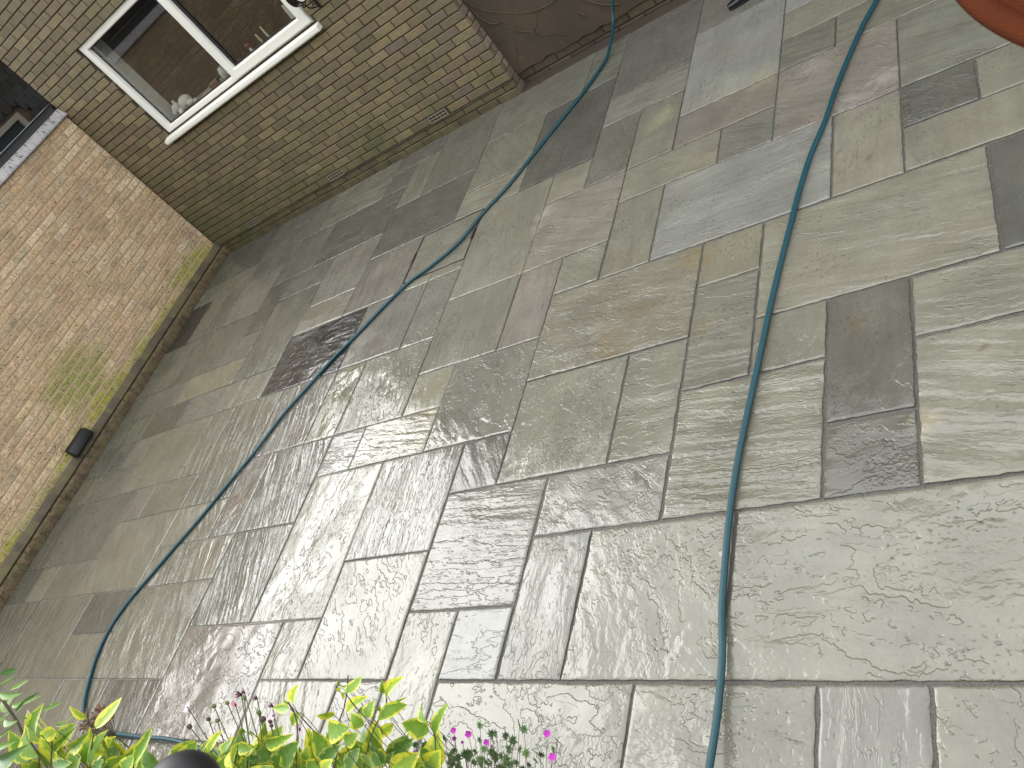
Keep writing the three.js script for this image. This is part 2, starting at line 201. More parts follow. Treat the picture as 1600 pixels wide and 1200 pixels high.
// ------------------------------------------------------------------ brickwork
const BRICK_A = (() => { const n = pnoise(31), p = pnoise(32), q = pnoise(33); return surface(512, (u, v, o) => {
  const f = q(u, v, 120, 120), m = n(u, v, 9, 9), crease = Math.max(0, 0.13 - Math.abs(p(u, v, 10, 14))) * 3, spot = Math.max(0, p(u, v, 60, 60) - 0.35);
  const b = 0.72 * (1 + 0.13 * f + 0.12 * m + 0.08 * n(u, v, 34, 34) - 0.9 * spot - 0.10 * crease); o[0] = b * (1 + 0.03 * m); o[1] = b; o[2] = b * (1 - 0.05 * m); o[3] = 0.28 * f + 0.9 * m - 1.2 * spot - 0.5 * crease; o[4] = 0.72 + 0.1 * f; }, 8); })();
const BRICK_B = (() => { const n = pnoise(41), p = pnoise(42), q = pnoise(43); return surface(1024, (u, v, o) => {
  const f = q(u, v, 150, 150), m = n(u, v, 14, 14), m2 = p(u, v, 40, 40), wu = u + 0.02 * n(u, v, 20, 20), wv = v + 0.02 * p(u, v, 20, 20);
  const crack = Math.max(0, 0.05 - Math.abs(n(wu, wv, 17, 19))) * 20 * sstep(-0.05, 0.2, p(u, v, 11, 12)), pit = Math.max(0, q(wu, wv, 44, 58) - 0.29) * 2.2 + Math.max(0, p(wu, wv, 88, 96) - 0.36) * 1.6;
  const b = 0.72 * (1 + 0.2 * f + 0.18 * m + 0.16 * m2 - 0.8 * Math.min(1, pit) - 0.55 * crack); o[0] = b * (1 + 0.05 * m2); o[1] = b; o[2] = b * (1 - 0.08 * m2); o[3] = 0.5 * f + 1.3 * m + 0.9 * m2 - 3.0 * Math.min(1, pit) - 2.2 * crack; o[4] = 0.9; }, 14); })();
function brickGeo(w, h, d, bev, jit, r, col, colAt, along, up) {
  // front faces +z, its plane at z = 0; bevelled, slightly uneven
  const J = () => (r() - 0.5) * 2 * jit, f = [[-1, -1], [1, -1], [1, 1], [-1, 1]], tilt = (r() - 0.5) * jit * 0.8, F = f.map(([a, b]) => [a * (w / 2 - bev) + J(), b * (h / 2 - bev) + J(), J() * 0.5 + tilt * a]), E = f.map(([a, b], k) => [a * w / 2 + J(), b * h / 2 + J() * 0.6, -bev * 0.9]), B = E.map(([a, b]) => [a, b, -d]);
  const pos = [], uv = [], cl = [], ou = r(), ov = r(), S = 0.55;
  const tri = (...v) => { for (const p of v) { pos.push(...p); uv.push((p[0] + p[2]) / S + ou, p[1] / S + ov); cl.push(...colAt(col, along + p[0], up + p[1])); } };
  const quad = (a, b, c, e) => { tri(a, b, c); tri(a, c, e); };
  // front split once across its width so that stains can change over one brick
  const mid = (a, b) => [(a[0] + b[0]) / 2, (a[1] + b[1]) / 2, (a[2] + b[2]) / 2 + J() * 0.3], mb = mid(F[0], F[1]), mt = mid(F[3], F[2]); quad(F[0], mb, mt, F[3]); quad(mb, F[1], F[2], mt);
  for (let k = 0; k < 4; k++) { const q = (k + 1) % 4; quad(E[k], E[q], F[q], F[k]); quad(B[k], B[q], E[q], E[k]); }
  const g = new THREE.BufferGeometry(); g.setAttribute('position', new THREE.Float32BufferAttribute(pos, 3)); g.setAttribute('uv', new THREE.Float32BufferAttribute(uv, 2)); g.setAttribute('color', new THREE.Float32BufferAttribute(cl, 3)); g.computeVertexNormals(); return g;
}
// lays a stretcher-bond wall. place(s, y) gives the matrix of a brick whose centre stands s along and y up; the 300 that show largest become parts, the others one part
function layBricks(parent, name, mat, { s0, s1, y0, y1, course = 0.075, pitch = 0.225, phase = 0, hole, depth = 0.05, bev, jit, gapV, gapH, palette, colAt, place, seed, keep = 300 }) {
  const r = rngOf(seed), list = [];
  for (let c = 0, y = y0; y < y1 - 0.01; c++, y += course) {
    for (let s = s0 - pitch + ((c % 2) * 0.5 + phase) * pitch; s < s1; s += pitch) {
      let spans = [[Math.max(s, s0), Math.min(s + pitch, s1)]];
      if (hole) for (const [a, b, ya, yb] of hole) if (y + course * 0.55 > ya && y + course * 0.45 < yb) spans = spans.flatMap(([p, q]) => [[p, Math.min(q, a)], [Math.max(p, b), q]]).filter(([p, q]) => q - p > 0.004);
      for (const [p, q] of spans) {
        const gl = p > s ? 0.0 : gapV / 2, gr = q < s + pitch ? 0.0 : gapV / 2; if (q - p < 0.03) continue;
        const w = q - p - gl - gr, sc = (p + gl + q - gr) / 2, hh = Math.min(course, y1 - y) - gapH, yc = y + hh / 2 + gapH / 2, col = palette(r, sc, yc), g = brickGeo(w, hh, depth, bev, jit, r, col, colAt, sc, yc), m = place(sc, yc, (r() - 0.5) * jit);
        const P = [[-w / 2, -hh / 2], [w / 2, -hh / 2], [w / 2, hh / 2], [-w / 2, hh / 2]].map(([a, b]) => V(a, b, 0).applyMatrix4(m).project(camera)); let A = 0; for (let k = 0; k < 4; k++) A += P[k].x * P[(k + 1) % 4].y - P[(k + 1) % 4].x * P[k].y;
        const vis = P.some((e) => Math.abs(e.x) < 1 && Math.abs(e.y) < 1 && e.z < 1);
        list.push({ g, m, a: vis ? Math.abs(A) : -1 });
      }
    }
  }
  list.sort((a, b) => b.a - a.a);
  let k = 0; for (; k < Math.min(keep, list.length) && list[k].a > 0; k++) { const b = part(k ? name + '_' + String(k).padStart(3, '0') : name, list[k].g, mat, parent); b.applyMatrix4(list[k].m); }
  const rest = list.slice(k).map((e) => e.g.applyMatrix4(e.m)); if (rest.length) part('more_' + name + 's', mrg(rest), mat, parent, 'stuff');
  console.log(name, list.length, 'in view', list.filter((e) => e.a > 0).length);
}
const flatCol = (c) => c;
const mixc = (a, b, t) => a.map((v, k) => lerp(v, b[k], t)), div = (c) => c.map((v) => v / 0.72);
const pick = (r, l) => { let t = r() * l.reduce((s, e) => s + e[1], 0); for (const e of l) if ((t -= e[1]) <= 0) return e[0]; return l[0][0]; };
const vary = (r, c, k = 0.12) => { const m = 1 + (r() - 0.5) * 2 * k; return c.map((v) => v * m * (1 + (r() - 0.5) * 0.06)); };

// ------------------------------------------------------------------ the house: brick wall with a window
const house = thing('brick_house', 'two-storey house of brown brick with a white framed window beside the patio', 'house');
const WX0 = -6.95, WX1 = -2.605, OX0 = -6.08, OX1 = -3.755, OY0 = 1.325, OY1 = 2.365, EAVE = 5.35;
{
  const mortarA = std([0.045, 0.034, 0.022], 0.95), back = ZA - 0.009, B = (a, b, c, d) => bx(a, b, c, d, back - 0.24, back);
  part('wall_core', mrg([B(WX0 + 0.006, OX0, -0.12, EAVE), B(OX1, WX1 - 0.006, -0.12, EAVE), B(OX0, OX1, -0.12, OY0), B(OX0, OX1, OY1, EAVE)]), mortarA, house);
  const algaeA = (x, y) => { const n = 0.55 * n2(x * 1.7 + 9, y * 2.2) + 0.3 * n2(x * 6, y * 7) + 0.25 * n2(x * 19, y * 19); const edge = 0.85 - 0.16 * (x + 6.5) + 0.22 * n2(x * 0.9, 4); return sstep(-0.15, 0.75, n + 1.1 * (edge - y)) * (y < 1.5 ? 1 : 0.35); };
  const GREEN = [0.105, 0.098, 0.042], GREEN2 = [0.085, 0.098, 0.034], WET = [0.06, 0.048, 0.028];
  layBricks(house, 'brick', BRICK_A, { s0: WX0, s1: WX1, y0: 0.108 - 0.15, y1: EAVE, phase: 0.31, hole: [[OX0, OX1, OY0 - 0.01, OY1], [-3.518, -3.303, 0.11, 0.18], [-4.915, -4.70, 0.11, 0.18], [-6.305, -6.09, 0.11, 0.18]], bev: 0.004, jit: 0.0016, gapV: 0.009, gapH: 0.010, seed: 5,
    palette: (r, x, y) => { let c = pick(r, [[[0.170, 0.134, 0.072], 5], [[0.152, 0.120, 0.066], 4], [[0.195, 0.153, 0.080], 3], [[0.148, 0.113, 0.068], 2], [[0.175, 0.131, 0.075], 2], [[0.135, 0.109, 0.062], 1]]); if (x > -3.3 && r() < 0.35) c = pick(r, [[[0.185, 0.140, 0.075], 2], [[0.150, 0.115, 0.082], 2]]); return vary(r, c, 0.10); },
    colAt: (c, x, y) => { const a = algaeA(x, y); let q = mixc(c, n2(x * 3, y * 3) > 0.25 ? GREEN2 : GREEN, 0.72 * a); if (y < 0.1) q = mixc(q, n2(x * 5, y * 5) > 0 ? GREEN : WET, 0.55); return div(q); },
    place: (s, y, j) => new THREE.Matrix4().makeTranslation(s, y, ZA + j) });
  // brick return at the right end
  layBricks(house, 'return_brick', BRICK_A, { s0: -0.24, s1: 0, y0: 0.108 - 0.15, y1: EAVE, pitch: 0.24, hole: null, bev: 0.004, jit: 0.0018, gapV: 0.008, gapH: 0.010, seed: 6, depth: 0.04,
    palette: (r) => vary(r, pick(r, [[[0.20, 0.155, 0.12], 3], [[0.18, 0.135, 0.105], 2], [[0.23, 0.18, 0.14], 2]]), 0.1), colAt: (c, s, y) => div(y < 0.1 ? mixc(c, [0.07, 0.05, 0.03], 0.4) : c),
    place: (s, y, j) => new THREE.Matrix4().makeTranslation(WX1 + j * 0.5 + 0.001, y, ZA - 0.122).multiply(new THREE.Matrix4().makeRotationY(Math.PI / 2)), keep: 40 });
  part('damp_course', bx(WX0, WX1, 0.0945, 0.1015, ZA - 0.03, ZA + 0.004), std([0.02, 0.018, 0.014], 0.9), house);
  for (const x of [-3.4105, -4.8075, -6.1975]) { // terracotta air bricks: a frame with two rows of square holes
    const a = new THREE.Group(); a.name = 'air_brick'; house.add(a); const y0 = 0.112, y1 = 0.179, w = 0.213, g = [], nC = 5; g.push(bx(-w / 2, w / 2, y0, y0 + 0.009, -0.03, 0), bx(-w / 2, w / 2, y1 - 0.009, y1, -0.03, 0), bx(-w / 2, w / 2, (y0 + y1) / 2 - 0.004, (y0 + y1) / 2 + 0.004, -0.0295, -0.001));
    for (let k = 0; k <= nC; k++) { const c = -w / 2 + 0.006 + (w - 0.012) * k / nC, hw = k % nC ? 0.0036 : 0.005; g.push(bx(c - hw, c + hw, y0 + 0.009, (y0 + y1) / 2 - 0.004, -0.0298, -0.0006), bx(c - hw, c + hw, (y0 + y1) / 2 + 0.004, y1 - 0.009, -0.0298, -0.0006)); }
    part('grille', mrg(g), std([0.19, 0.16, 0.115], 0.9), a); part('duct', bx(-w / 2 + 0.002, w / 2 - 0.002, y0 + 0.002, y1 - 0.002, -0.06, -0.034), std([0.003, 0.003, 0.003], 1), a); a.position.set(x, 0, ZA + 0.001);
  }
  // --- window
  const win = new THREE.Group(); win.name = 'window'; house.add(win);
  const pvc = std([0.76, 0.75, 0.68], 0.3), pvcOld = std([0.80, 0.78, 0.70], 0.34), rubber = std([0.012, 0.012, 0.013], 0.6);
  const ring = (o, holes, z0, d, bt = 0.012, bs = 0.011) => { const s = new THREE.Shape(); s.moveTo(o[0], o[2]); s.lineTo(o[1], o[2]); s.lineTo(o[1], o[3]); s.lineTo(o[0], o[3]); s.closePath(); for (const h of holes) { const p = new THREE.Path(); p.moveTo(h[0], h[2]); p.lineTo(h[0], h[3]); p.lineTo(h[1], h[3]); p.lineTo(h[1], h[2]); p.closePath(); s.holes.push(p); } const g = new THREE.ExtrudeGeometry(s, { depth: d, bevelEnabled: true, bevelThickness: bt, bevelSize: bs, bevelOffset: -bs, bevelSegments: 2 }); g.translate(0, 0, z0); return g; };
  const zf = ZA - 0.085;
  part('frame', ring([OX0 + 0.004, OX1 - 0.004, OY0 + 0.004, OY1 - 0.004], [[-5.995, -4.905, 1.385, 2.295], [-4.825, -3.83, 1.395, 2.295]], zf, 0.048), pvc, win);
  part('sash', ring([-4.872, -3.772, 1.345, 2.348], [[-4.79, -3.872, 1.432, 2.262]], zf + 0.030, 0.045, 0.014, 0.014), pvc, win);
  part('gasket', ring([-6.0, -4.90, 1.38, 2.30], [[-5.984, -4.916, 1.396, 2.284]], zf + 0.012, 0.006, 0.001, 0.001), rubber, win);
  part('gasket', ring([-4.79, -3.852, 1.412, 2.282], [[-4.757, -3.885, 1.445, 2.249]], zf + 0.040, 0.006, 0.001, 0.001), rubber, win);
  const glass = new THREE.MeshPhysicalMaterial({ color: 0xffffff, roughness: 0.0, transmission: 1, thickness: 0, ior: 1.65 });
  part('pane', bx(-6.0, -4.9, 1.38, 2.30, zf + 0.008, zf + 0.0085), glass, win); part('pane', bx(-4.79, -3.85, 1.41, 2.285, zf + 0.035, zf + 0.0355), glass, win);
  const prof = new THREE.Shape([[-0.06, 1.322], [0.0, 1.319], [0.052, 1.311], [0.060, 1.306], [0.062, 1.276], [0.057, 1.272], [0.057, 1.266], [0.050, 1.264], [0.0, 1.266], [-0.06, 1.266]].map(([a, b]) => new THREE.Vector2(a, b)));
  const sg = new THREE.ExtrudeGeometry(prof, { depth: 2.40, bevelEnabled: true, bevelThickness: 0.004, bevelSize: 0.003, bevelOffset: -0.003, bevelSegments: 2 }); sg.rotateY(-Math.PI / 2); sg.translate(-3.724, 0, ZA);
  part('sill', toCreasedNormals(sg, 0.5), pvcOld, win);
  part('inner_board', bx(OX0 - 0.02, OX1 + 0.02, 1.352, 1.378, ZA - 0.40, ZA - 0.13), std([0.34, 0.31, 0.26], 0.4), win);
  // the room behind the glass
  part('reveal', mrg([bx(OX0 - 0.001, OX0 + 0.014, OY0 + 0.03, OY1 - 0.01, ZA - 0.30, ZA - 0.094), bx(OX1 - 0.014, OX1 + 0.001, OY0 + 0.03, OY1 - 0.01, ZA - 0.30, ZA - 0.094)]), std([0.52, 0.53, 0.46], 0.8), win);
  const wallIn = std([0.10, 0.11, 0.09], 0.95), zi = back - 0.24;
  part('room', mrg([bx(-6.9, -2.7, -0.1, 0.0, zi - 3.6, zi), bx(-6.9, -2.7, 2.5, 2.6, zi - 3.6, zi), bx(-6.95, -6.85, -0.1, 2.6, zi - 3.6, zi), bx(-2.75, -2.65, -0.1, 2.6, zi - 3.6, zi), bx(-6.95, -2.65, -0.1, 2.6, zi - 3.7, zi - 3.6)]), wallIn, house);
  // side and roof, out of the picture
  part('end_wall', mrg([bx(WX0 + 0.01, WX0 + 0.2, -0.1, EAVE, -9.0, zi)]), std([0.23, 0.18, 0.13], 0.9), house);
  const roof = new THREE.Shape([[-3.02, 5.25], [-6.2, 7.6], [-9.4, 5.25], [-9.4, 5.12], [-6.2, 7.45], [-3.02, 5.12]].map(([a, b]) => new THREE.Vector2(-a, b)));
  part('roof', new THREE.ExtrudeGeometry(roof, { depth: 14, bevelEnabled: false }).rotateY(Math.PI / 2).translate(-7.1, 0, 0), std([0.075, 0.05, 0.04], 0.85), house);
}
// ------------------------------------------------------------------ rendered wall to its right, on two courses of brick
{
  const w = thing('rendered_wall', 'dark brown rendered wall over a low brick base, right of the brick corner', 'wall');
  const n = pnoise(61), p = pnoise(62), q = pnoise(63), M = surface(1024, (u, v, o) => { const f = q(u, v, 170, 170), m = n(u, v, 6, 6), crack = Math.max(0, 0.02 - Math.abs(p(u + 0.03 * n(u, v, 9, 9), v + 0.03 * q(u, v, 9, 9), 3, 4))) * 50 * sstep(0.0, 0.3, n(u, v, 4, 5)), scar = Math.max(0, p(u, v, 30, 30) - 0.45); const b = 0.72 * (1 + 0.10 * f + 0.16 * m + 0.1 * p(u, v, 20, 20) - 0.5 * crack + 0.6 * scar); o[0] = b; o[1] = b; o[2] = b * (1 - 0.05 * m); o[3] = 0.3 * f + 1.6 * p(u, v, 12, 12) - 1.8 * crack; o[4] = 0.9; }, 12);
  const x1 = 4.5, y0 = 0.078, g = new THREE.PlaneGeometry(x1 - WX1, EAVE - y0, 160, 90), P = g.attributes.position, uv = g.attributes.uv, c = [];
  for (let k = 0; k < P.count; k++) { const x = P.getX(k) + (x1 + WX1) / 2; let y = P.getY(k) + (EAVE + y0) / 2; if (y < y0 + 1e-4) y += 0.012 * n2(x * 5, 1) + 0.006 * n2(x * 22, 2); P.setXYZ(k, x, y, ZR + 0.012 + 0.004 * n2(x * 2, y * 2)); uv.setXY(k, x / 1.6, y / 1.6); c.push(...div([0.064, 0.047, 0.030].map((a) => a * (1 + 0.12 * n2(x * 1.3, y * 1.3))))); }
  g.setAttribute('color', new THREE.Float32BufferAttribute(c, 3)); g.computeVertexNormals(); part('render', g, M, w);
  part('wall_core', bx(WX1 + 0.001, x1, -0.12, EAVE, ZR - 0.22, ZR - 0.008), std([0.035, 0.028, 0.02], 0.95), w);
  layBricks(w, 'plinth_brick', BRICK_A, { s0: WX1 + 0.004, s1: x1, y0: -0.072, y1: 0.078, phase: 0.15, bev: 0.005, jit: 0.002, gapV: 0.009, gapH: 0.010, seed: 9, palette: (r) => vary(r, pick(r, [[[0.065, 0.048, 0.027], 3], [[0.045, 0.037, 0.025], 2], [[0.075, 0.057, 0.033], 2]]), 0.15), colAt: div, place: (s, y, j) => new THREE.Matrix4().makeTranslation(s, y, ZR + j) });
  // dry creeper stems left on the render
  const cr = std([0.085, 0.062, 0.036], 0.9), vine = (pts, rad) => part('creeper_stem', new THREE.TubeGeometry(new THREE.CatmullRomCurve3(pts.map(([x, y]) => V(x, y, ZR + 0.020 + 0.004 * n2(x * 20, y * 20)))), 60, rad, 5), cr, w);
  vine([[-2.60, 0.83], [-2.50, 0.66], [-2.36, 0.55], [-2.22, 0.47], [-2.05, 0.43], [-1.92, 0.44], [-1.78, 0.50], [-1.60, 0.62]], 0.0035); vine([[-1.86, 0.52], [-1.80, 0.40], [-1.74, 0.30], [-1.66, 0.22], [-1.55, 0.16]], 0.006); vine([[-2.42, 0.46], [-2.36, 0.385], [-2.30, 0.34], [-2.25, 0.30]], 0.004); vine([[-2.66 + 0.08, 0.72], [-2.55, 0.60], [-2.50, 0.53], [-2.44, 0.51]], 0.005); vine([[-1.86, 0.27], [-1.83, 0.23], [-1.82, 0.20]], 0.006);
}
// bare earth in the gap between paving and walls
{ const e = part('soil_strip', mrg([bx(PX0 - 0.3, 4.5, -0.09, -0.028, ZR - 0.05, PZ0 + 0.05), bx(XB - 0.1, PX0 + 0.05, -0.09, -0.02, PZ0, 2.4)]), std([0.04, 0.027, 0.017], 0.95), scene); e.userData.kind = 'structure'; }

// ------------------------------------------------------------------ the pale side wall
{
  const w = thing('side_wall', 'weathered cream brick wall with green algae patches along the left of the patio', 'wall');
  const TOP = 2.036, Z1 = 2.9;
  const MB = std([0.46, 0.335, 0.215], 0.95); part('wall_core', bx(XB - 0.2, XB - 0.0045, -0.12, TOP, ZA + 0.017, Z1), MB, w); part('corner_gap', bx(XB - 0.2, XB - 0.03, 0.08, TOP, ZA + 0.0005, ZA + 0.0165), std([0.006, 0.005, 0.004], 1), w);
  const patch = (z, y, cz, cy, rz, ry) => 1 - Math.hypot((z - cz) / rz, (y - cy) / ry);
  const algae = (z, y) => { const n = 0.45 * n2(z * 3.1, y * 3.1 + 30) + 0.3 * n2(z * 9, y * 9) + 0.3 * n2(z * 27, y * 27); const a = Math.max(patch(z, y, -1.12, 0.52, 0.45, 0.36), patch(z, y, -1.15, 0.21, 0.5, 0.12) * 1.2, 0.55 * (1 - Math.abs(y - 0.18) / 0.10) * (n2(z * 1.3, 7) > -0.3 ? 1 : 0.4), patch(z, y, -2.9, 0.2, 0.5, 0.2)); return sstep(-0.05, 0.55, a + 0.6 * n); };
  layBricks(w, 'brick', BRICK_B, { s0: -Z1, s1: -ZA - 0.016, y0: 0.086, y1: TOP, phase: 0.1, bev: 0.008, jit: 0.0035, gapV: 0.010, gapH: 0.010, seed: 15, depth: 0.05,
    palette: (r) => vary(r, pick(r, [[[0.624, 0.464, 0.282], 5], [[0.572, 0.423, 0.261], 4], [[0.666, 0.515, 0.333], 3], [[0.603, 0.428, 0.266], 2], [[0.562, 0.444, 0.297], 2], [[0.707, 0.560, 0.379], 1]]), 0.08),
    colAt: (c, s, y) => { const z = -s, a = algae(z, y), lich = sstep(0.1, 0.7, n2(z * 5 + 9, y * 5) + 0.7 * n2(z * 17, y * 17)), yb = y < 0.3 && n2(z * 4, y * 4) > -0.2, dirt = sstep(0.2, 0.8, n2(z * 2.2 + 40, y * 2.2) + 0.6 * n2(z * 14, y * 14)); let q = mixc(c, [0.283, 0.215, 0.139], 0.5 * dirt); q = mixc(q, yb ? [0.350, 0.343, 0.047] : [0.308, 0.319, 0.095], 0.88 * a); return div(q); },
    place: (s, y, j) => new THREE.Matrix4().makeTranslation(XB + j, y, -s).multiply(new THREE.Matrix4().makeRotationY(Math.PI / 2)) });
  // smooth dirty fillet and the rough footing below the dark crack
  const grid = (prof, mat, name, colour, amp) => { const nz = 320, pos = [], col = [], uv = [], idx = [], K = prof.length; for (let a = 0; a <= nz; a++) { const z = lerp(ZA + 0.005, Z1, a / nz); prof.forEach(([x, y], k) => { const e = amp * (n2(z * 4, k * 3) + 0.6 * n2(z * 21, k * 3 + 9)); pos.push(x + e, y + (k && k < K - 1 ? e * 0.6 : 0), z); uv.push(z / 0.55, (y + x) / 0.55); col.push(...div(colour(z, y))); }); } for (let a = 0; a < nz; a++) for (let k = 0; k < K - 1; k++) { const p = a * K + k; idx.push(p, p + 1, p + K, p + 1, p + K + 1, p + K); } const g = new THREE.BufferGeometry(); g.setAttribute('position', new THREE.Float32BufferAttribute(pos, 3)); g.setAttribute('uv', new THREE.Float32BufferAttribute(uv, 2)); g.setAttribute('color', new THREE.Float32BufferAttribute(col, 3)); g.setIndex(idx); g.computeVertexNormals(); return part(name, g, mat, w); };
  grid([[XB - 0.01, 0.165], [XB + 0.004, 0.155], [XB + 0.022, 0.125], [XB + 0.034, 0.098], [XB + 0.034, 0.088], [XB + 0.005, 0.086]], BRICK_A, 'mortar_fillet', (z, y) => mixc([0.105, 0.082, 0.05], n2(z * 3, 5) > 0.1 ? [0.125, 0.115, 0.045] : [0.065, 0.05, 0.03], clamp(0.5 + 0.6 * n2(z * 5, y * 30))), 0.002);
  grid([[XB + 0.0, 0.081], [XB + 0.046, 0.079], [XB + 0.062, 0.06], [XB + 0.068, 0.03], [XB + 0.072, -0.06]], BRICK_B, 'footing', (z, y) => mixc([0.15, 0.105, 0.058], n2(z * 6, y * 20) > 0 ? [0.10, 0.095, 0.038] : [0.065, 0.048, 0.028], clamp(0.5 + 0.7 * n2(z * 13, y * 40))), 0.005);
  // flaking white coping and the dark felt upstand behind it
  const n = pnoise(81), q = pnoise(82), M = surface(512, (u, v, o) => { const f = q(u, v, 40, 40) + 0.5 * n(u, v, 90, 90), off = sstep(0.42, 0.55, f + 0.5 * n(u, v, 9, 9)), b = 0.72 * (1 + 0.2 * f) * lerp(1, 0.15, off); o[0] = b; o[1] = b * 0.99; o[2] = b * 0.99; o[3] = lerp(0.4, -0.4, off) + 0.15 * f; o[4] = 0.45; }, 6);
  grid([[XB - 0.02, 2.030], [XB + 0.024, 2.032], [XB + 0.028, 2.045], [XB + 0.022, 2.060], [XB - 0.025, 2.128], [XB - 0.06, 2.130]], M, 'coping', () => [0.42, 0.40, 0.40], 0.0015);
  part('felt_upstand', rbx(XB - 0.16, XB - 0.045, 2.10, 2.205, ZA + 0.02, Z1, 0.008), std([0.045, 0.05, 0.055], 0.6), w); part('flashing', bx(XB - 0.16, XB - 0.02, 2.2055, 2.2095, ZA + 0.016, Z1), std([0.09, 0.095, 0.095], 0.5), w);
}
// ------------------------------------------------------------------ neighbour's tile-hung house
{
  const h = thing('tile_hung_house', 'dark tile-hung house with a small white window seen over the side wall', 'house'), X = -9.5, TOPN = 3.05;
  part('wall', bx(X - 4, X - 0.03, -0.1, TOPN, -9, 3.2), std([0.12, 0.085, 0.06], 0.9), h);
  const tm = [std([0.020, 0.022, 0.026], 0.55), std([0.026, 0.028, 0.032], 0.55), std([0.016, 0.017, 0.02], 0.55)];
  const ts = new THREE.Shape(); ts.moveTo(-0.081, 0.16); ts.lineTo(-0.081, 0.05); ts.quadraticCurveTo(-0.078, 0.0, 0, -0.008); ts.quadraticCurveTo(0.078, 0.0, 0.081, 0.05); ts.lineTo(0.081, 0.16); ts.closePath();
  const tg = new THREE.ExtrudeGeometry(ts, { depth: 0.012, bevelEnabled: false, curveSegments: 4 }).rotateY(Math.PI / 2), r = rngOf(77), rest = []; let k = 0;
  for (let row = 0; row < 9; row++) for (let z = -8.9 + (row % 2) * 0.085; z < 3.1; z += 0.17) { const y = 2.10 + row * 0.105; if (z > -4.93 && z < -4.05 && y < 2.36) continue; const m = new THREE.Matrix4().makeTranslation(X + 0.002 + r() * 0.006, y, z).multiply(new THREE.Matrix4().makeRotationZ(-0.09 - r() * 0.03)); if (inFrame(X, y + 0.05, z, 1.0) && z < -4.0) { part(k ? 'wall_tile_' + String(k).padStart(3, '0') : 'wall_tile', tg, tm[Math.floor(r() * 3)], h).applyMatrix4(m); k++; } else rest.push(tg.clone().applyMatrix4(m)); }
  part('more_wall_tiles', mrg(rest), tm[0], h, 'stuff');
  const w = new THREE.Group(); w.name = 'window'; h.add(w); part('frame', mrg([bx(X, X + 0.05, 2.30, 2.365, -4.79, -4.1), bx(X, X + 0.049, 1.5, 2.30, -4.79, -4.715), bx(X, X + 0.049, 1.5, 2.30, -4.17, -4.1)]), std([0.20, 0.19, 0.165], 0.5), w); part('pane', bx(X + 0.005, X + 0.012, 1.5, 2.30, -4.715, -4.17), std([0.02, 0.025, 0.035], 0.08), w);
  const roof = new THREE.Shape([[-X - 0.25, 3.0], [-X + 2.2, 4.0], [-X + 4.3, 3.0]].map(([a, b]) => new THREE.Vector2(-a, b))); part('roof', new THREE.ExtrudeGeometry(roof, { depth: 12.6, bevelEnabled: false }).translate(0, 0, -9.2), std([0.05, 0.045, 0.045], 0.8), h);
}

// added unseen hedge behind the photographer: it hides the low sky from the house wall
{
  const g = thing('added_hedge', 'added evergreen hedge behind the raised bed, unseen, holding back the low sky', 'hedge'), G = new THREE.BoxGeometry(22, 6.5, 2, 110, 34, 10), p = G.attributes.position; for (let k = 0; k < p.count; k++) { const x = p.getX(k), y = p.getY(k), z = p.getZ(k), q = 0.35 * n3(x * 0.8, y * 0.8, z * 0.8) + 0.18 * n3(x * 3, y * 3, z * 3); p.setXYZ(k, x + q * 0.4, y + (y > 0 ? q : 0), z + q); } G.computeVertexNormals(); G.translate(-1, 3.2, 9); part('foliage', G, std([0.045, 0.06, 0.025], 0.9), g);
}

// measured curves of the hoses and of the plants' stems, leaves and flowers, in metres
const HOSE_A = [[-1.422, 0.458, -3.46], [-1.562, 0.229, -3.44], [-1.618, 0.118, -3.4], [-1.637, 0.06, -3.256], [-1.667, 0.02, -3.066], [-1.734, 0.014, -2.894], [-1.827, 0.014, -2.69], [-1.965, 0.014, -2.454], [-2.117, 0.014, -2.182], [-2.26, 0.014, -1.933], [-2.413, 0.014, -1.743], [-2.563, 0.014, -1.5], [-2.78, 0.014, -1.355], [-2.939, 0.014, -1.282], [-3.122, 0.014, -1.116], [-3.291, 0.014, -0.921], [-3.467, 0.014, -0.74], [-3.622, 0.014, -0.525], [-3.775, 0.014, -0.312], [-3.891, 0.014, -0.051], [-4.042, 0.014, 0.201], [-4.186, 0.014, 0.453], [-4.326, 0.014, 0.658], [-4.459, 0.014, 0.865], [-4.558, 0.014, 1.018], [-4.613, 0.014, 1.192], [-4.586, 0.014, 1.364], [-4.508, 0.014, 1.528], [-4.401, 0.014, 1.682], [-4.236, 0.02, 1.791], [-3.996, 0.03, 1.839], [-3.777, 0.03, 1.837], [-3.495, 0.03, 1.841], [-3.258, 0.03, 1.84], [-3.014, 0.03, 1.859]];
const HOSE_B = [[0.271, 0.014, -2.282], [0.216, 0.014, -2.069], [0.153, 0.014, -1.904], [0.074, 0.014, -1.64], [0.013, 0.014, -1.405], [-0.029, 0.014, -1.197], [-0.098, 0.014, -0.943], [-0.141, 0.014, -0.712], [-0.17, 0.014, -0.509], [-0.197, 0.014, -0.317], [-0.23, 0.014, -0.063], [-0.255, 0.014, 0.175], [-0.278, 0.014, 0.396], [-0.3, 0.014, 0.603], [-0.315, 0.014, 0.797], [-0.32, 0.014, 0.98], [-0.317, 0.014, 1.174], [-0.31, 0.015, 1.311], [-0.292, 0.02, 1.441], [-0.283, 0.03, 1.585], [-0.281, 0.038, 1.681], [-0.282, 0.05, 1.793], [-0.279, 0.07, 1.9]];
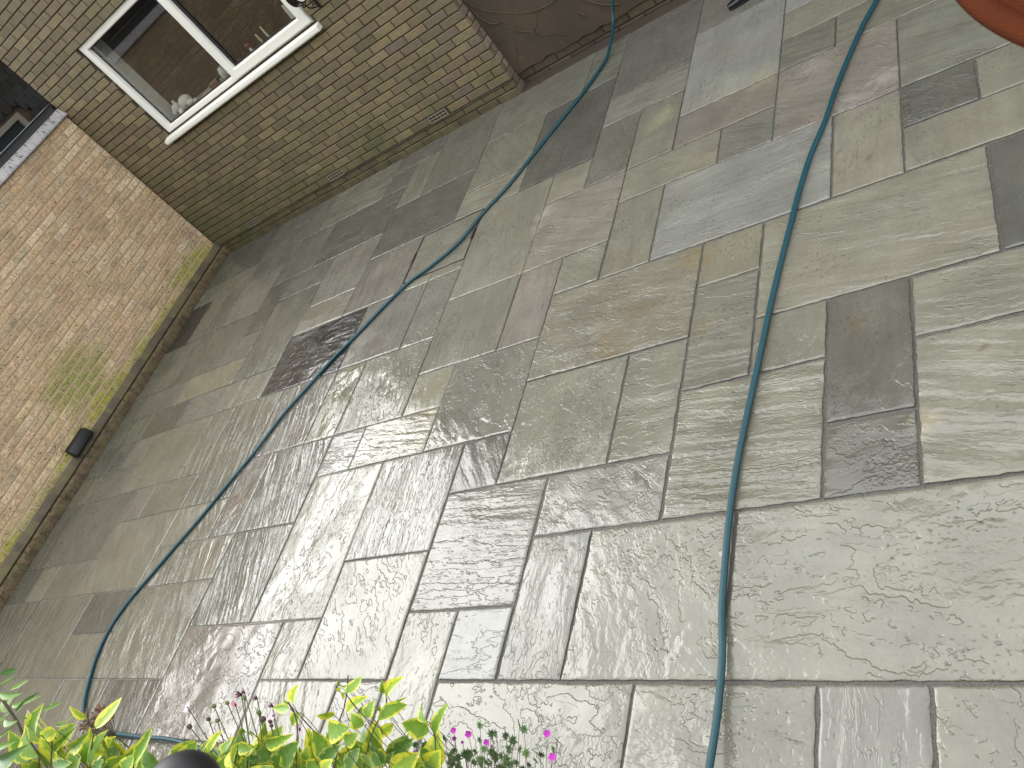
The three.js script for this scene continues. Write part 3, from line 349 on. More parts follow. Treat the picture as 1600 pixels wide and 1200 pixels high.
const SHRUB_LEAVES_A = [[-0.564,1.266,2.079,-0.585,1.258,2.031,0.015],[-0.568,1.266,2.088,-0.64,1.256,2.085,0.013],[-0.618,1.238,2.069,-0.639,1.247,2.06,0.008],[-0.653,1.179,2.066,-0.678,1.172,2.094,0.017],[-0.638,1.242,2.153,-0.56,1.243,2.134,0.018],[-0.452,1.232,2.043,-0.443,1.215,2.0,0.018],[-0.515,1.188,2.025,-0.488,1.227,2.031,0.017],[-0.583,1.14,1.99,-0.574,1.174,1.995,0.009],[-0.537,1.176,2.068,-0.544,1.215,2.081,0.022],[-0.553,1.136,2.049,-0.517,1.125,2.005,0.018],[-0.476,1.108,2.004,-0.417,1.134,1.967,0.02],[-0.424,1.158,2.012,-0.402,1.197,2.003,0.01],[-0.44,1.132,2.039,-0.414,1.171,2.048,0.017],[-0.43,1.151,2.066,-0.417,1.096,2.007,0.02],[-0.539,1.042,2.008,-0.471,1.061,1.984,0.008],[-0.486,1.215,2.114,-0.424,1.22,2.105,0.029],[-0.612,1.12,2.101,-0.6,1.081,2.067,0.02],[-0.429,1.181,2.086,-0.454,1.206,2.073,0.023],[-0.418,1.189,2.074,-0.402,1.201,2.043,0.017],[-0.52,1.112,2.033,-0.585,1.081,2.03,0.013],[-0.472,1.128,2.099,-0.495,1.123,2.065,0.024],[-0.559,1.039,2.064,-0.555,0.991,2.017,0.016],[-0.462,1.184,2.125,-0.436,1.184,2.103,0.021],[-0.673,1.068,2.117,-0.62,1.069,2.081,0.016],[-0.564,1.04,2.086,-0.548,1.012,2.087,0.018],[-0.58,1.037,2.121,-0.597,1.071,2.11,0.029],[-0.441,1.128,2.146,-0.395,1.176,2.138,0.027],[-0.445,1.125,2.126,-0.408,1.12,2.142,0.019],[-0.699,1.079,2.138,-0.701,1.088,2.105,0.025],[-0.689,1.102,2.158,-0.692,1.132,2.12,0.03],[-0.626,1.113,2.145,-0.623,1.065,2.122,0.018],[-0.651,1.046,2.133,-0.679,1.009,2.112,0.016],[-0.727,1.15,2.15,-0.726,1.203,2.182,0.027],[-0.689,1.253,2.174,-0.617,1.277,2.172,0.015],[-0.679,1.175,2.172,-0.702,1.154,2.154,0.018],[-0.409,1.097,2.135,-0.37,1.138,2.12,0.013],[-0.623,1.19,2.162,-0.61,1.209,2.183,0.017],[-0.752,1.16,2.177,-0.753,1.202,2.169,0.025],[-0.645,1.11,2.166,-0.616,1.105,2.141,0.027],[-0.577,1.072,2.15,-0.6,1.035,2.118,0.024],[-0.73,1.092,2.166,-0.686,1.146,2.15,0.028],[-0.747,1.132,2.18,-0.735,1.171,2.164,0.027],[-0.524,1.16,2.178,-0.496,1.179,2.155,0.023],[-0.507,1.038,2.134,-0.582,1.03,2.124,0.024],[-0.384,1.06,2.035,-0.42,1.059,1.991,0.016],[-0.391,1.021,2.047,-0.35,1.053,1.99,0.016],[-0.426,1.006,2.036,-0.47,1.051,2.035,0.031],[-0.473,0.973,2.004,-0.521,0.958,2.008,0.011],[-0.414,0.975,2.101,-0.373,1.016,2.078,0.036]];
const SHRUB_LEAVES_B = [[-0.95,1.543,2.255,-0.876,1.608,2.219,0.024],[-1.042,1.489,2.235,-1.002,1.55,2.217,0.03],[-0.988,1.511,2.288,-1.046,1.546,2.243,0.028],[-0.956,1.517,2.237,-0.979,1.532,2.258,0.019],[-1.03,1.47,2.26,-0.926,1.499,2.224,0.012],[-0.915,1.49,2.2,-0.928,1.531,2.193,0.01],[-0.997,1.427,2.203,-0.974,1.413,2.129,0.026],[-0.837,1.521,2.267,-0.766,1.539,2.241,0.016],[-0.905,1.44,2.278,-0.888,1.451,2.207,0.028],[-0.884,1.458,2.28,-0.847,1.494,2.237,0.019],[-1.071,1.438,2.291,-1.11,1.422,2.254,0.024],[-0.935,1.486,2.282,-0.973,1.469,2.255,0.015],[-0.915,1.478,2.294,-0.83,1.499,2.273,0.031],[-1.031,1.516,2.312,-1.015,1.481,2.296,0.023],[-1.111,1.489,2.295,-1.153,1.448,2.28,0.014],[-1.048,1.469,2.29,-1.068,1.457,2.269,0.01],[-0.936,1.391,2.267,-0.924,1.39,2.214,0.025],[-0.923,1.368,2.256,-0.974,1.344,2.233,0.016],[-0.82,1.399,2.254,-0.735,1.44,2.214,0.024],[-0.915,1.496,2.309,-0.851,1.507,2.289,0.024],[-0.986,1.516,2.322,-1.007,1.497,2.297,0.024],[-0.813,1.465,2.294,-0.791,1.476,2.27,0.021],[-1.007,1.409,2.289,-0.975,1.442,2.273,0.024],[-0.754,1.434,2.261,-0.676,1.469,2.199,0.016],[-0.643,1.356,2.21,-0.647,1.346,2.16,0.013],[-0.661,1.345,2.21,-0.621,1.383,2.195,0.011],[-0.779,1.242,2.207,-0.808,1.244,2.171,0.033],[-0.713,1.276,2.185,-0.74,1.253,2.148,0.023],[-0.607,1.313,2.221,-0.642,1.304,2.171,0.021],[-0.688,1.267,2.173,-0.639,1.262,2.167,0.017],[-0.743,1.211,2.195,-0.721,1.183,2.165,0.025],[-0.739,1.223,2.124,-0.709,1.265,2.134,0.022],[-0.723,1.255,2.217,-0.707,1.273,2.189,0.025],[-0.697,1.216,2.203,-0.666,1.255,2.186,0.023],[-0.764,1.438,2.278,-0.749,1.443,2.248,0.02]];
const SHRUB_STEMS_A = [[[-0.646,1.092,2.232],[-0.631,1.164,2.149],[-0.616,1.201,2.097],[-0.616,1.223,2.077],[-0.621,1.24,2.066]],[[-0.598,1.054,2.217],[-0.566,1.113,2.128],[-0.545,1.153,2.069],[-0.532,1.163,2.046],[-0.523,1.176,2.024],[-0.511,1.198,1.991]],[[-0.547,1.015,2.201],[-0.518,1.076,2.113],[-0.496,1.097,2.07],[-0.485,1.103,2.053],[-0.466,1.107,2.03],[-0.459,1.123,2.007]],[[-0.424,0.935,2.147],[-0.404,0.993,2.072],[-0.398,1.013,2.047],[-0.401,1.037,2.027]]];
const SHRUB_STEMS_B = [[[-0.984,1.44,2.344],[-0.969,1.502,2.269],[-0.962,1.516,2.25],[-0.962,1.524,2.242]],[[-0.926,1.395,2.326],[-0.915,1.435,2.277],[-0.902,1.462,2.238],[-0.892,1.474,2.216]],[[-1.006,1.457,2.351],[-0.997,1.493,2.308],[-0.991,1.508,2.287],[-0.999,1.537,2.268]]];
const NARROW_LEAVES = [[-1.099,1.63,2.163,-1.104,1.602,2.143,0.009],[-1.139,1.603,2.179,-1.175,1.57,2.144,0.005],[-1.001,1.628,2.196,-0.954,1.62,2.17,0.005],[-1.066,1.619,2.201,-1.007,1.602,2.194,0.01],[-1.045,1.612,2.207,-1.027,1.604,2.2,0.004],[-1.079,1.58,2.211,-0.998,1.568,2.186,0.007],[-0.983,1.601,2.231,-0.931,1.613,2.207,0.005],[-0.971,1.605,2.214,-0.907,1.603,2.187,0.004],[-1.118,1.573,2.211,-1.117,1.573,2.189,0.005],[-1.192,1.538,2.211,-1.211,1.56,2.198,0.012],[-1.102,1.58,2.233,-1.107,1.566,2.222,0.004],[-1.079,1.521,2.202,-1.05,1.497,2.171,0.005],[-1.025,1.526,2.189,-1.033,1.522,2.179,0.004],[-0.975,1.521,2.222,-0.979,1.49,2.198,0.003],[-1.032,1.494,2.221,-0.986,1.491,2.215,0.004],[-1.026,1.599,2.239,-0.955,1.602,2.251,0.011],[-1.067,1.574,2.271,-0.973,1.593,2.256,0.004],[-1.035,1.56,2.314,-0.93,1.569,2.286,0.015],[-1.056,1.534,2.321,-1.012,1.55,2.291,0.011],[-1.086,1.552,2.228,-1.104,1.522,2.217,0.005],[-1.146,1.509,2.319,-1.08,1.522,2.308,0.012],[-1.189,1.543,2.239,-1.208,1.533,2.221,0.007],[-1.107,1.547,2.286,-1.113,1.531,2.277,0.004],[-1.118,1.545,2.295,-1.039,1.552,2.275,0.01]];
const NARROW_STEMS = [[[-1.068,1.435,2.35],[-1.062,1.497,2.286],[-1.065,1.528,2.259],[-1.064,1.54,2.248],[-1.075,1.578,2.223],[-1.085,1.61,2.203],[-1.089,1.631,2.188]]];
const SEED_HEAD = [-1.103,1.372,2.187];
const DAISIES = [[-0.756,1.27,2.064,0.015,1],[-0.77,1.22,2.053,0.01,1],[-0.785,1.255,2.081,0.012,2],[-0.797,1.353,2.124,0.012,3],[-0.652,1.252,2.08,0.0102,1],[-0.743,1.18,2.076,0.0113,3],[-0.702,1.128,2.085,0.0158,3],[-0.762,1.261,2.056,0.009,1]];
const DAISY_BUDS = [[-0.821,1.283,2.095,0.005,0],[-0.726,1.312,2.097,0.0044,0],[-0.842,1.27,2.119,0.0048,1],[-0.756,1.299,2.13,0.0044,0],[-0.8,1.329,2.155,0.0052,1],[-0.709,1.241,2.09,0.0052,0],[-0.681,1.307,2.083,0.0044,0],[-0.757,1.209,2.08,0.005,0],[-0.678,1.245,2.105,0.0063,1],[-0.731,1.19,2.092,0.0045,1],[-0.713,1.195,2.102,0.0041,1]];
const DAISY_BASE = [-0.797,1.187,2.214];
const CRANES = [[-0.539,0.822,1.973,0.0079,0],[-0.499,0.811,1.976,0.009,0],[-0.559,0.792,1.983,0.0084,1],[-0.494,0.828,2.001,0.0058,1],[-0.462,0.784,1.984,0.0079,0],[-0.439,0.786,1.992,0.0047,1],[-0.367,0.687,1.926,0.0095,0],[-0.334,0.691,1.979,0.01,0],[-0.625,0.844,2.036,0.0058,1]];
const CRANE_LEAVES = [[-0.515,0.763,1.94,0.013,0],[-0.404,0.75,1.927,0.0147,0],[-0.377,0.761,1.943,0.0139,0],[-0.447,0.775,1.961,0.0131,0],[-0.495,0.773,1.977,0.0107,0],[-0.495,0.735,1.949,0.0148,0],[-0.471,0.711,1.944,0.0117,0],[-0.431,0.727,1.958,0.0144,0],[-0.444,0.682,1.963,0.0123,0],[-0.553,0.829,1.996,0.0132,0],[-0.551,0.885,2.031,0.0143,0],[-0.601,0.871,2.026,0.0099,0],[-0.558,0.785,2.008,0.0112,0],[-0.542,0.755,2.007,0.0105,0],[-0.517,0.755,1.998,0.0098,0],[-0.441,0.809,2.007,0.0114,0],[-0.486,0.73,1.988,0.0145,0],[-0.503,0.689,1.983,0.0109,0],[-0.425,0.754,1.998,0.0102,0],[-0.457,0.706,1.973,0.0146,0],[-0.321,0.7,1.944,0.0122,0],[-0.378,0.637,1.946,0.0121,0],[-0.418,0.629,1.958,0.0133,0],[-0.386,0.725,1.986,0.014,0],[-0.437,0.643,1.988,0.0108,0],[-0.379,0.693,1.99,0.0107,0],[-0.631,0.785,2.046,0.0119,0],[-0.479,0.825,2.026,0.0141,0],[-0.6,0.768,2.055,0.0145,0],[-0.51,0.814,2.03,0.0106,0],[-0.436,0.716,2.013,0.0133,0],[-0.462,0.758,2.045,0.012,0],[-0.495,0.705,1.995,0.0143,0],[-0.586,0.848,2.081,0.0112,0],[-0.464,0.731,2.032,0.011,0],[-0.564,0.813,2.056,0.0097,0],[-0.409,0.712,2.01,0.0142,0],[-0.528,0.818,2.044,0.0105,0],[-0.528,0.707,2.039,0.0111,0],[-0.508,0.724,2.038,0.0109,0],[-0.507,0.71,2.009,0.0145,0],[-0.519,0.825,2.041,0.01,0],[-0.459,0.723,1.994,0.0114,0],[-0.542,0.862,2.047,0.0132,0],[-0.444,0.776,2.022,0.0105,0],[-0.563,0.815,2.04,0.0127,0],[-0.608,0.805,2.063,0.0119,0],[-0.47,0.692,2.0,0.0097,0],[-0.524,0.777,2.007,0.0128,0],[-0.513,0.846,2.033,0.0114,0],[-0.599,0.815,2.089,0.0107,0],[-0.496,0.691,2.023,0.0148,0],[-0.626,0.778,2.033,0.0141,0],[-0.466,0.658,1.988,0.012,0],[-0.435,0.679,2.022,0.0113,0],[-0.655,0.786,2.059,0.0097,0],[-0.474,0.775,2.022,0.0135,0],[-0.547,0.772,2.026,0.011,0],[-0.585,0.792,2.016,0.0123,0],[-0.432,0.755,2.048,0.0129,0],[-0.573,0.844,2.096,0.0136,0],[-0.483,0.785,2.008,0.0104,0],[-0.576,0.838,2.076,0.0101,0],[-0.562,0.844,2.065,0.0137,0],[-0.569,0.772,2.062,0.0099,0],[-0.529,0.758,2.016,0.0118,0],[-0.436,0.666,2.037,0.0098,0],[-0.483,0.719,1.992,0.0107,0],[-0.421,0.719,2.006,0.0106,0],[-0.449,0.72,2.023,0.0141,0],[-0.455,0.761,2.039,0.0136,0],[-0.428,0.74,2.014,0.0109,0],[-0.511,0.776,2.01,0.0127,0],[-0.574,0.734,2.045,0.0122,0],[-0.569,0.795,2.057,0.0101,0],[-0.482,0.685,1.984,0.0115,0],[-0.501,0.67,2.007,0.0136,0],[-0.446,0.652,2.0,0.0103,0],[-0.492,0.68,2.02,0.0109,0],[-0.49,0.832,2.035,0.0115,0],[-0.559,0.755,2.038,0.0096,0],[-0.523,0.826,2.07,0.0137,0],[-0.581,0.757,2.046,0.0117,0],[-0.542,0.793,2.041,0.013,0],[-0.405,0.743,2.015,0.0124,0],[-0.525,0.704,2.001,0.0137,0],[-0.486,0.808,2.018,0.0131,0],[-0.55,0.714,2.012,0.0117,0],[-0.575,0.774,2.018,0.0103,0],[-0.581,0.751,2.017,0.0119,0],[-0.556,0.757,2.047,0.0096,0],[-0.429,0.699,2.026,0.01,0],[-0.552,0.738,2.046,0.014,0],[-0.499,0.732,2.046,0.0123,0],[-0.613,0.785,2.057,0.0138,0],[-0.536,0.701,2.011,0.0135,0],[-0.429,0.751,2.038,0.0124,0],[-0.418,0.746,2.009,0.0135,0],[-0.532,0.78,2.041,0.0146,0],[-0.567,0.85,2.095,0.0147,0],[-0.484,0.761,2.023,0.011,0]];
const CRANE_BASE = [-0.564,0.634,2.145];
SHRUB_LEAVES_A.push(...[[-0.624,0.935,2.109,-0.659,0.97,2.083,0.023],[-0.668,1.137,2.169,-0.661,1.161,2.117,0.026],[-0.556,1.03,2.131,-0.562,1.09,2.088,0.031],[-0.783,1.147,2.195,-0.787,1.199,2.172,0.022],[-0.696,1.202,2.207,-0.669,1.255,2.165,0.025],[-0.572,1.132,2.155,-0.518,1.149,2.116,0.024],[-0.607,1.078,2.116,-0.629,1.105,2.064,0.027],[-0.696,0.966,2.099,-0.647,0.983,2.052,0.026],[-0.865,1.076,2.154,-0.887,1.111,2.101,0.029],[-0.602,0.955,2.085,-0.63,1.002,2.07,0.024],[-0.582,1.112,2.141,-0.605,1.166,2.095,0.032],[-0.542,0.984,2.096,-0.484,0.991,2.047,0.03],[-0.726,1.025,2.105,-0.743,1.083,2.067,0.03],[-0.724,1.103,2.188,-0.665,1.092,2.139,0.032],[-0.865,1.134,2.145,-0.847,1.18,2.108,0.023],[-0.824,1.028,2.175,-0.843,1.072,2.145,0.024],[-0.699,0.947,2.115,-0.663,0.92,2.062,0.031],[-0.67,1.134,2.184,-0.663,1.189,2.151,0.024],[-0.881,1.102,2.177,-0.891,1.172,2.129,0.035],[-0.74,1.162,2.148,-0.713,1.169,2.093,0.028],[-0.551,1.003,2.112,-0.527,1.082,2.063,0.034],[-0.752,1.126,2.138,-0.738,1.2,2.096,0.032],[-0.864,1.106,2.184,-0.849,1.159,2.143,0.026],[-0.72,1.041,2.124,-0.68,1.078,2.084,0.023],[-0.605,0.936,2.096,-0.644,0.981,2.052,0.032],[-0.746,1.199,2.169,-0.755,1.243,2.13,0.025],[-0.462,1.055,2.117,-0.492,1.102,2.095,0.025],[-0.55,1.031,2.1,-0.531,1.068,2.036,0.033],[-0.47,1.038,2.139,-0.404,1.037,2.088,0.033],[-0.726,0.964,2.121,-0.688,0.954,2.052,0.036],[-0.786,0.992,2.143,-0.78,1.058,2.103,0.03],[-0.627,1.089,2.131,-0.623,1.155,2.101,0.027],[-0.563,0.966,2.101,-0.524,0.97,2.033,0.035],[-0.802,1.124,2.194,-0.76,1.175,2.13,0.035],[-0.642,0.934,2.08,-0.619,0.973,2.018,0.032],[-0.75,1.014,2.158,-0.772,1.068,2.122,0.029],[-0.529,1.1,2.151,-0.526,1.095,2.104,0.022],[-0.775,1.104,2.195,-0.747,1.077,2.141,0.031],[-0.803,1.156,2.18,-0.795,1.232,2.143,0.032],[-0.642,1.191,2.186,-0.58,1.208,2.133,0.031],[-0.543,0.89,2.101,-0.481,0.914,2.052,0.029],[-0.472,0.964,2.131,-0.446,1.036,2.086,0.03],[-0.418,0.968,2.1,-0.427,1.017,2.07,0.024],[-0.475,0.92,2.117,-0.462,0.968,2.081,0.023],[-0.431,0.953,2.093,-0.418,0.99,2.027,0.034],[-0.477,0.931,2.114,-0.429,0.954,2.062,0.029]]);
SHRUB_LEAVES_B.push(...[[-0.746,1.341,2.24,-0.687,1.362,2.19,0.028],[-0.806,1.195,2.185,-0.759,1.192,2.147,0.024],[-1.189,1.382,2.31,-1.163,1.436,2.276,0.024],[-1.025,1.304,2.251,-0.963,1.313,2.198,0.031],[-0.779,1.143,2.2,-0.775,1.181,2.138,0.032],[-1.04,1.372,2.285,-0.981,1.364,2.247,0.027],[-1.016,1.465,2.296,-1.0,1.521,2.274,0.022],[-0.781,1.348,2.252,-0.835,1.395,2.218,0.031],[-0.903,1.469,2.291,-0.909,1.519,2.277,0.021],[-0.942,1.347,2.256,-0.927,1.415,2.213,0.031],[-0.742,1.253,2.226,-0.765,1.306,2.196,0.027],[-0.89,1.374,2.297,-0.879,1.426,2.264,0.023],[-1.147,1.381,2.273,-1.148,1.434,2.238,0.026],[-1.002,1.443,2.327,-0.971,1.437,2.289,0.022],[-0.887,1.415,2.276,-0.859,1.4,2.242,0.022],[-0.681,1.284,2.219,-0.683,1.341,2.2,0.023],[-1.165,1.407,2.277,-1.108,1.452,2.22,0.031],[-1.04,1.298,2.264,-1.011,1.337,2.222,0.023],[-0.882,1.278,2.22,-0.85,1.276,2.166,0.029],[-0.675,1.219,2.231,-0.63,1.21,2.185,0.028],[-0.903,1.381,2.27,-0.89,1.45,2.225,0.032],[-0.956,1.309,2.266,-0.912,1.308,2.221,0.026],[-1.055,1.501,2.303,-1.082,1.557,2.254,0.033],[-0.844,1.358,2.263,-0.873,1.39,2.214,0.027],[-1.041,1.371,2.264,-0.999,1.376,2.199,0.035],[-0.734,1.24,2.198,-0.738,1.261,2.149,0.025],[-1.22,1.393,2.315,-1.235,1.44,2.279,0.026],[-0.863,1.236,2.241,-0.848,1.302,2.211,0.026],[-0.916,1.355,2.248,-0.955,1.418,2.214,0.034],[-1.01,1.469,2.306,-1.032,1.525,2.282,0.027],[-0.767,1.213,2.223,-0.742,1.239,2.164,0.03],[-0.884,1.376,2.285,-0.841,1.402,2.242,0.023],[-0.789,1.138,2.192,-0.749,1.157,2.13,0.033],[-0.745,1.246,2.202,-0.76,1.308,2.187,0.027],[-0.995,1.456,2.269,-1.042,1.516,2.242,0.032],[-1.131,1.449,2.24,-1.176,1.513,2.2,0.035],[-0.937,1.403,2.246,-0.939,1.467,2.211,0.03],[-1.101,1.386,2.261,-1.07,1.385,2.201,0.032],[-1.063,1.459,2.247,-1.0,1.467,2.205,0.026],[-1.029,1.434,2.261,-1.089,1.477,2.241,0.027],[-1.158,1.459,2.282,-1.187,1.502,2.254,0.024]]);

// ------------------------------------------------------------------ things on the paving
const tube = (pts, r, seg, rad = 12) => new THREE.TubeGeometry(new THREE.CatmullRomCurve3(pts.map((p) => V(...p)), false, 'centripetal'), seg, r, rad);
{ // recessed drain cover filled with stone, thin metal edges and two key slots
  const d = thing('drain_cover', 'stone-filled recessed drain cover with two dark key slots under the bending hose', 'drain cover');
  const x0 = -10 * U + 0.012, x1 = -8 * U - 0.008, z0 = -6 * U + 0.008, z1 = -4.31 * U, met = std([0.07, 0.066, 0.06], 0.5, { metalness: 0.3 }), t = 0.0022;
  part('rim', mrg([bx(x0, x0 + t, -0.03, 0.0005, z0, z1), bx(x1 - t, x1, -0.03, 0.0005, z0, z1), bx(x0 + t, x1 - t, -0.03, 0.0004, z0, z0 + t), bx(x0 + t, x1 - t, -0.03, 0.0004, z1 - t, z1)]), met, d);
  const m = slab(-10, -6, 2, 1.69, 'w', 0, 6, 900); patio.remove(m); d.add(m); m.name = 'stone_infill'; const s = new THREE.Vector3(); m.geometry.computeBoundingBox(); m.geometry.boundingBox.getSize(s); m.scale.set((x1 - x0 - 2 * t - 0.004) / s.x, 1, (z1 - z0 - 2 * t - 0.004) / s.z); m.position.set((x0 + x1) / 2, -0.001, (z0 + z1) / 2);
  for (const [x, z] of [[-3.038, -1.575], [-2.452, -1.562]]) part('key_slot', rbx(x - 0.010, x + 0.010, -0.004, 0.0062, z - 0.055, z + 0.055, 0.003), std([0.015, 0.014, 0.014], 0.5), d);
}
const hoseMat = (() => { const n = 256, c = new Uint8Array(n * n * 4), h = new Float32Array(n * n); for (let y = 0; y < n; y++) for (let x = 0; x < n; x++) { const u = x / n, v = y / n, a = Math.sin((u * 8 + v * 8) * 6.2832), b = Math.sin((u * 8 - v * 8) * 6.2832), k = Math.max(a, b), o = (y * n + x) * 4, q = 0.78 + 0.22 * k; c[o] = 0; c[o + 1] = 60 * q + 12 * (k > 0.6); c[o + 2] = 71 * q + 12 * (k > 0.6); c[o + 3] = 255; h[y * n + x] = 0.5 + 0.5 * k; } const T = tex(c, n, n, true), H = tex(h, n, n, false, true); return (len) => { const a = T.clone(), b = H.clone(); a.repeat.set(len / 0.09, 1); b.repeat.set(len / 0.09, 1); return new THREE.MeshStandardMaterial({ map: a, bumpMap: b, bumpScale: 0.0006, roughness: 0.42 }); }; })();
{
  const A = [[-1.25, 0.80, -3.47], ...HOSE_A, [-2.78, 0.035, 1.90], [-2.55, 0.08, 2.02], [-2.4, 0.3, 2.15], [-2.3, 0.52, 2.25], [-2.2, 0.50, 2.6]], B = [...HOSE_B, [-0.27, 0.22, 2.03], [-0.25, 0.52, 2.14], [-0.2, 0.575, 2.30], [0.1, 0.55, 2.8]]; B.unshift([0.42, 0.0128, -2.75], [0.36, 0.0128, -2.55]);
  const low = (l) => l.map(([x, y, z]) => [x, y < 0.0146 ? 0.0128 : y, z]);
  tag(part('garden_hose', tube(low(A), 0.0113, 420), hoseMat(8.2), scene), 'teal garden hose running from the rendered wall down past the drain cover', 'hose', 'teal hoses on the patio');
  tag(part('garden_hose_001', tube(low(B), 0.0119, 380), hoseMat(5.4), scene), 'teal garden hose lying across the pale slabs on the right, near the terracotta pot', 'hose', 'teal hoses on the patio');
}
{ // black wall light low on the side wall
  const g = thing('wall_light', 'black wedge-shaped wall light low on the cream brick wall', 'light'), s = new THREE.Shape([[0, 0], [0.062, 0.0], [0.078, 0.018], [0.078, 0.05], [0.05, 0.098], [0, 0.112]].map(([a, b]) => new THREE.Vector2(a, b)));
  part('housing', toCreasedNormals(new THREE.ExtrudeGeometry(s, { depth: 0.25, bevelEnabled: true, bevelThickness: 0.012, bevelSize: 0.006, bevelOffset: -0.006, bevelSegments: 2 }), 0.6).translate(0, 0, -0.125), std([0.006, 0.0065, 0.008], 0.45), g); part('back_plate', rbx(-0.012, 0.003, 0.008, 0.104, -0.13, 0.13, 0.003), std([0.015, 0.015, 0.016], 0.5), g);
  g.position.set(XB + 0.008, 0.142, -0.615);
}
{ // glossy black shoe at the far edge of the picture
  const g = thing('shoe', 'glossy black shoe lying on the slabs at the top edge', 'shoe'); const N = 26, K = 20, pos = [], idx = [];
  for (let a = 0; a <= N; a++) { const t = a / N, x = 0.27 * t, w = 0.047 * Math.pow(Math.sin(Math.PI * clamp(0.04 + 0.93 * t)), 0.45) * (1 - 0.15 * sstep(0.45, 0.75, t)), h = lerp(0.038, 0.075, sstep(0.15, 0.75, t)) * Math.pow(Math.sin(Math.PI * clamp(0.05 + 0.9 * t)), 0.35); for (let k = 0; k <= K; k++) { const p = Math.PI * k / K, c = Math.cos(p), s = Math.sin(p); pos.push(x, 0.012 + h * Math.pow(s, 0.75), w * Math.sign(c) * Math.pow(Math.abs(c), 0.8)); } }
  for (let a = 0; a < N; a++) for (let k = 0; k < K; k++) { const p = a * (K + 1) + k; idx.push(p, p + K + 1, p + 1, p + 1, p + K + 1, p + K + 2); }
  const q = new THREE.BufferGeometry(); q.setAttribute('position', new THREE.Float32BufferAttribute(pos, 3)); q.setIndex(idx); q.computeVertexNormals(); part('upper', q, std([0.008, 0.008, 0.010], 0.22), g);
  const so = new THREE.Shape(); for (let a = 0; a <= 40; a++) { const t = a / 40, sgn = a <= 20 ? 1 : -1, u = a <= 20 ? a / 20 : 2 - a / 20, w = 0.05 * Math.pow(Math.sin(Math.PI * clamp(0.03 + 0.94 * u)), 0.4); (a ? so.lineTo : so.moveTo).call(so, 0.272 * u - 0.001, sgn * w); } part('sole', new THREE.ExtrudeGeometry(so, { depth: 0.013, bevelEnabled: false }).rotateX(-Math.PI / 2), std([0.006, 0.006, 0.006], 0.6), g);
  g.position.set(-0.688, 0.004, -2.838); g.rotation.y = 0.34;
}
{ // big terracotta pot on a brick pier, only its flank in the picture
  const cx = 1.2995, cz = 1.5945, top = 1.93, R = 0.437; const pot = thing('terracotta_pot', 'large ribbed terracotta bowl cut off by the top right corner', 'pot');
  const rib = (k, n, x0, y0, x1, y1, h) => Array.from({ length: n * 6 }, (_, i) => { const t = i / (n * 6), L = Math.hypot(x1 - x0, y1 - y0), w = h * Math.sqrt(Math.abs(Math.sin(t * n * Math.PI))); return [lerp(x0, x1, t) + (y1 - y0) / L * w, lerp(y0, y1, t) - (x1 - x0) / L * w]; });
  const pr = [[0.0, 1.795], [0.15, 1.795], [0.17, 1.80], [0.28, 1.82], ...rib(0, 4, 0.33, 1.835, 0.425, 1.885, 0.006), ...rib(1, 5, 0.432, 1.893, 0.335, 1.914, 0.007), [0.330, 1.914], [0.320, 1.905], [0.300, 1.88], [0.2, 1.845], [0.0, 1.835]].map(([a, b]) => new THREE.Vector2(a, b));
  const n = pnoise(95), M = surface(512, (u, v, o) => { const f = n(u, v, 120, 120), m = n(u, v, 8, 8), b = 0.72 * (1 + 0.12 * f + 0.14 * m); o[0] = b; o[1] = b * (1 + 0.06 * m); o[2] = b * (1 + 0.1 * m); o[3] = 0.3 * f; o[4] = 0.95; }, 6, { physical: true }); M.specularIntensity = 0.25;
  const g = new THREE.LatheGeometry(pr, 200), c = [], P = g.attributes.position; for (let k = 0; k < P.count; k++) { const y = P.getY(k), a = Math.atan2(P.getZ(k), P.getX(k)), rr = Math.hypot(P.getX(k), P.getZ(k)); const lime = rr < 0.342 && rr > 0.326 && y > 1.88 ? sstep(-0.1, 0.5, n2(a * 9, rr * 90)) : 0; c.push(...div(mixc([0.058, 0.0125, 0.0028], [0.13, 0.095, 0.06], lime))); }
  g.setAttribute('color', new THREE.Float32BufferAttribute(c, 3)); const uv = g.attributes.uv; for (let k = 0; k < uv.count; k++) uv.setXY(k, uv.getX(k) * 5, uv.getY(k) * 2); const b = part('bowl', g, M, pot); part('compost', new THREE.CircleGeometry(0.21, 48).rotateX(-Math.PI / 2).translate(0, 1.853, 0), std([0.03, 0.02, 0.013], 1), pot); pot.position.set(cx, 0, cz);
  const pier = thing('brick_pier', 'brick pier that carries the terracotta pot, outside the right edge', 'pier'); part('shaft', rbx(1.16, 1.45, -0.02, 1.73, 1.45, 1.74, 0.006), std([0.24, 0.17, 0.12], 0.9), pier); part('cap', rbx(1.13, 1.48, 1.73, 1.794, 1.42, 1.77, 0.008), std([0.38, 0.35, 0.31], 0.85), pier);
}
// ------------------------------------------------------------------ raised bed that the photographer stands on
{
  const b = thing('raised_bed', 'brick retaining wall and soil of the raised planting bed at the near edge', 'raised bed'); part('retaining_wall', bx(-6.8, 3.9, -0.1, 0.47, 2.195, 2.30), std([0.30, 0.23, 0.16], 0.9), b);
  const g = new THREE.PlaneGeometry(10.7, 4.7, 80, 40).rotateX(-Math.PI / 2), p = g.attributes.position; for (let k = 0; k < p.count; k++) p.setY(k, 0.46 + 0.02 * n2(p.getX(k) * 3, p.getZ(k) * 3)); g.translate(-1.45, 0, 4.64); g.computeVertexNormals(); part('soil', g, std([0.045, 0.03, 0.02], 1), b);
}
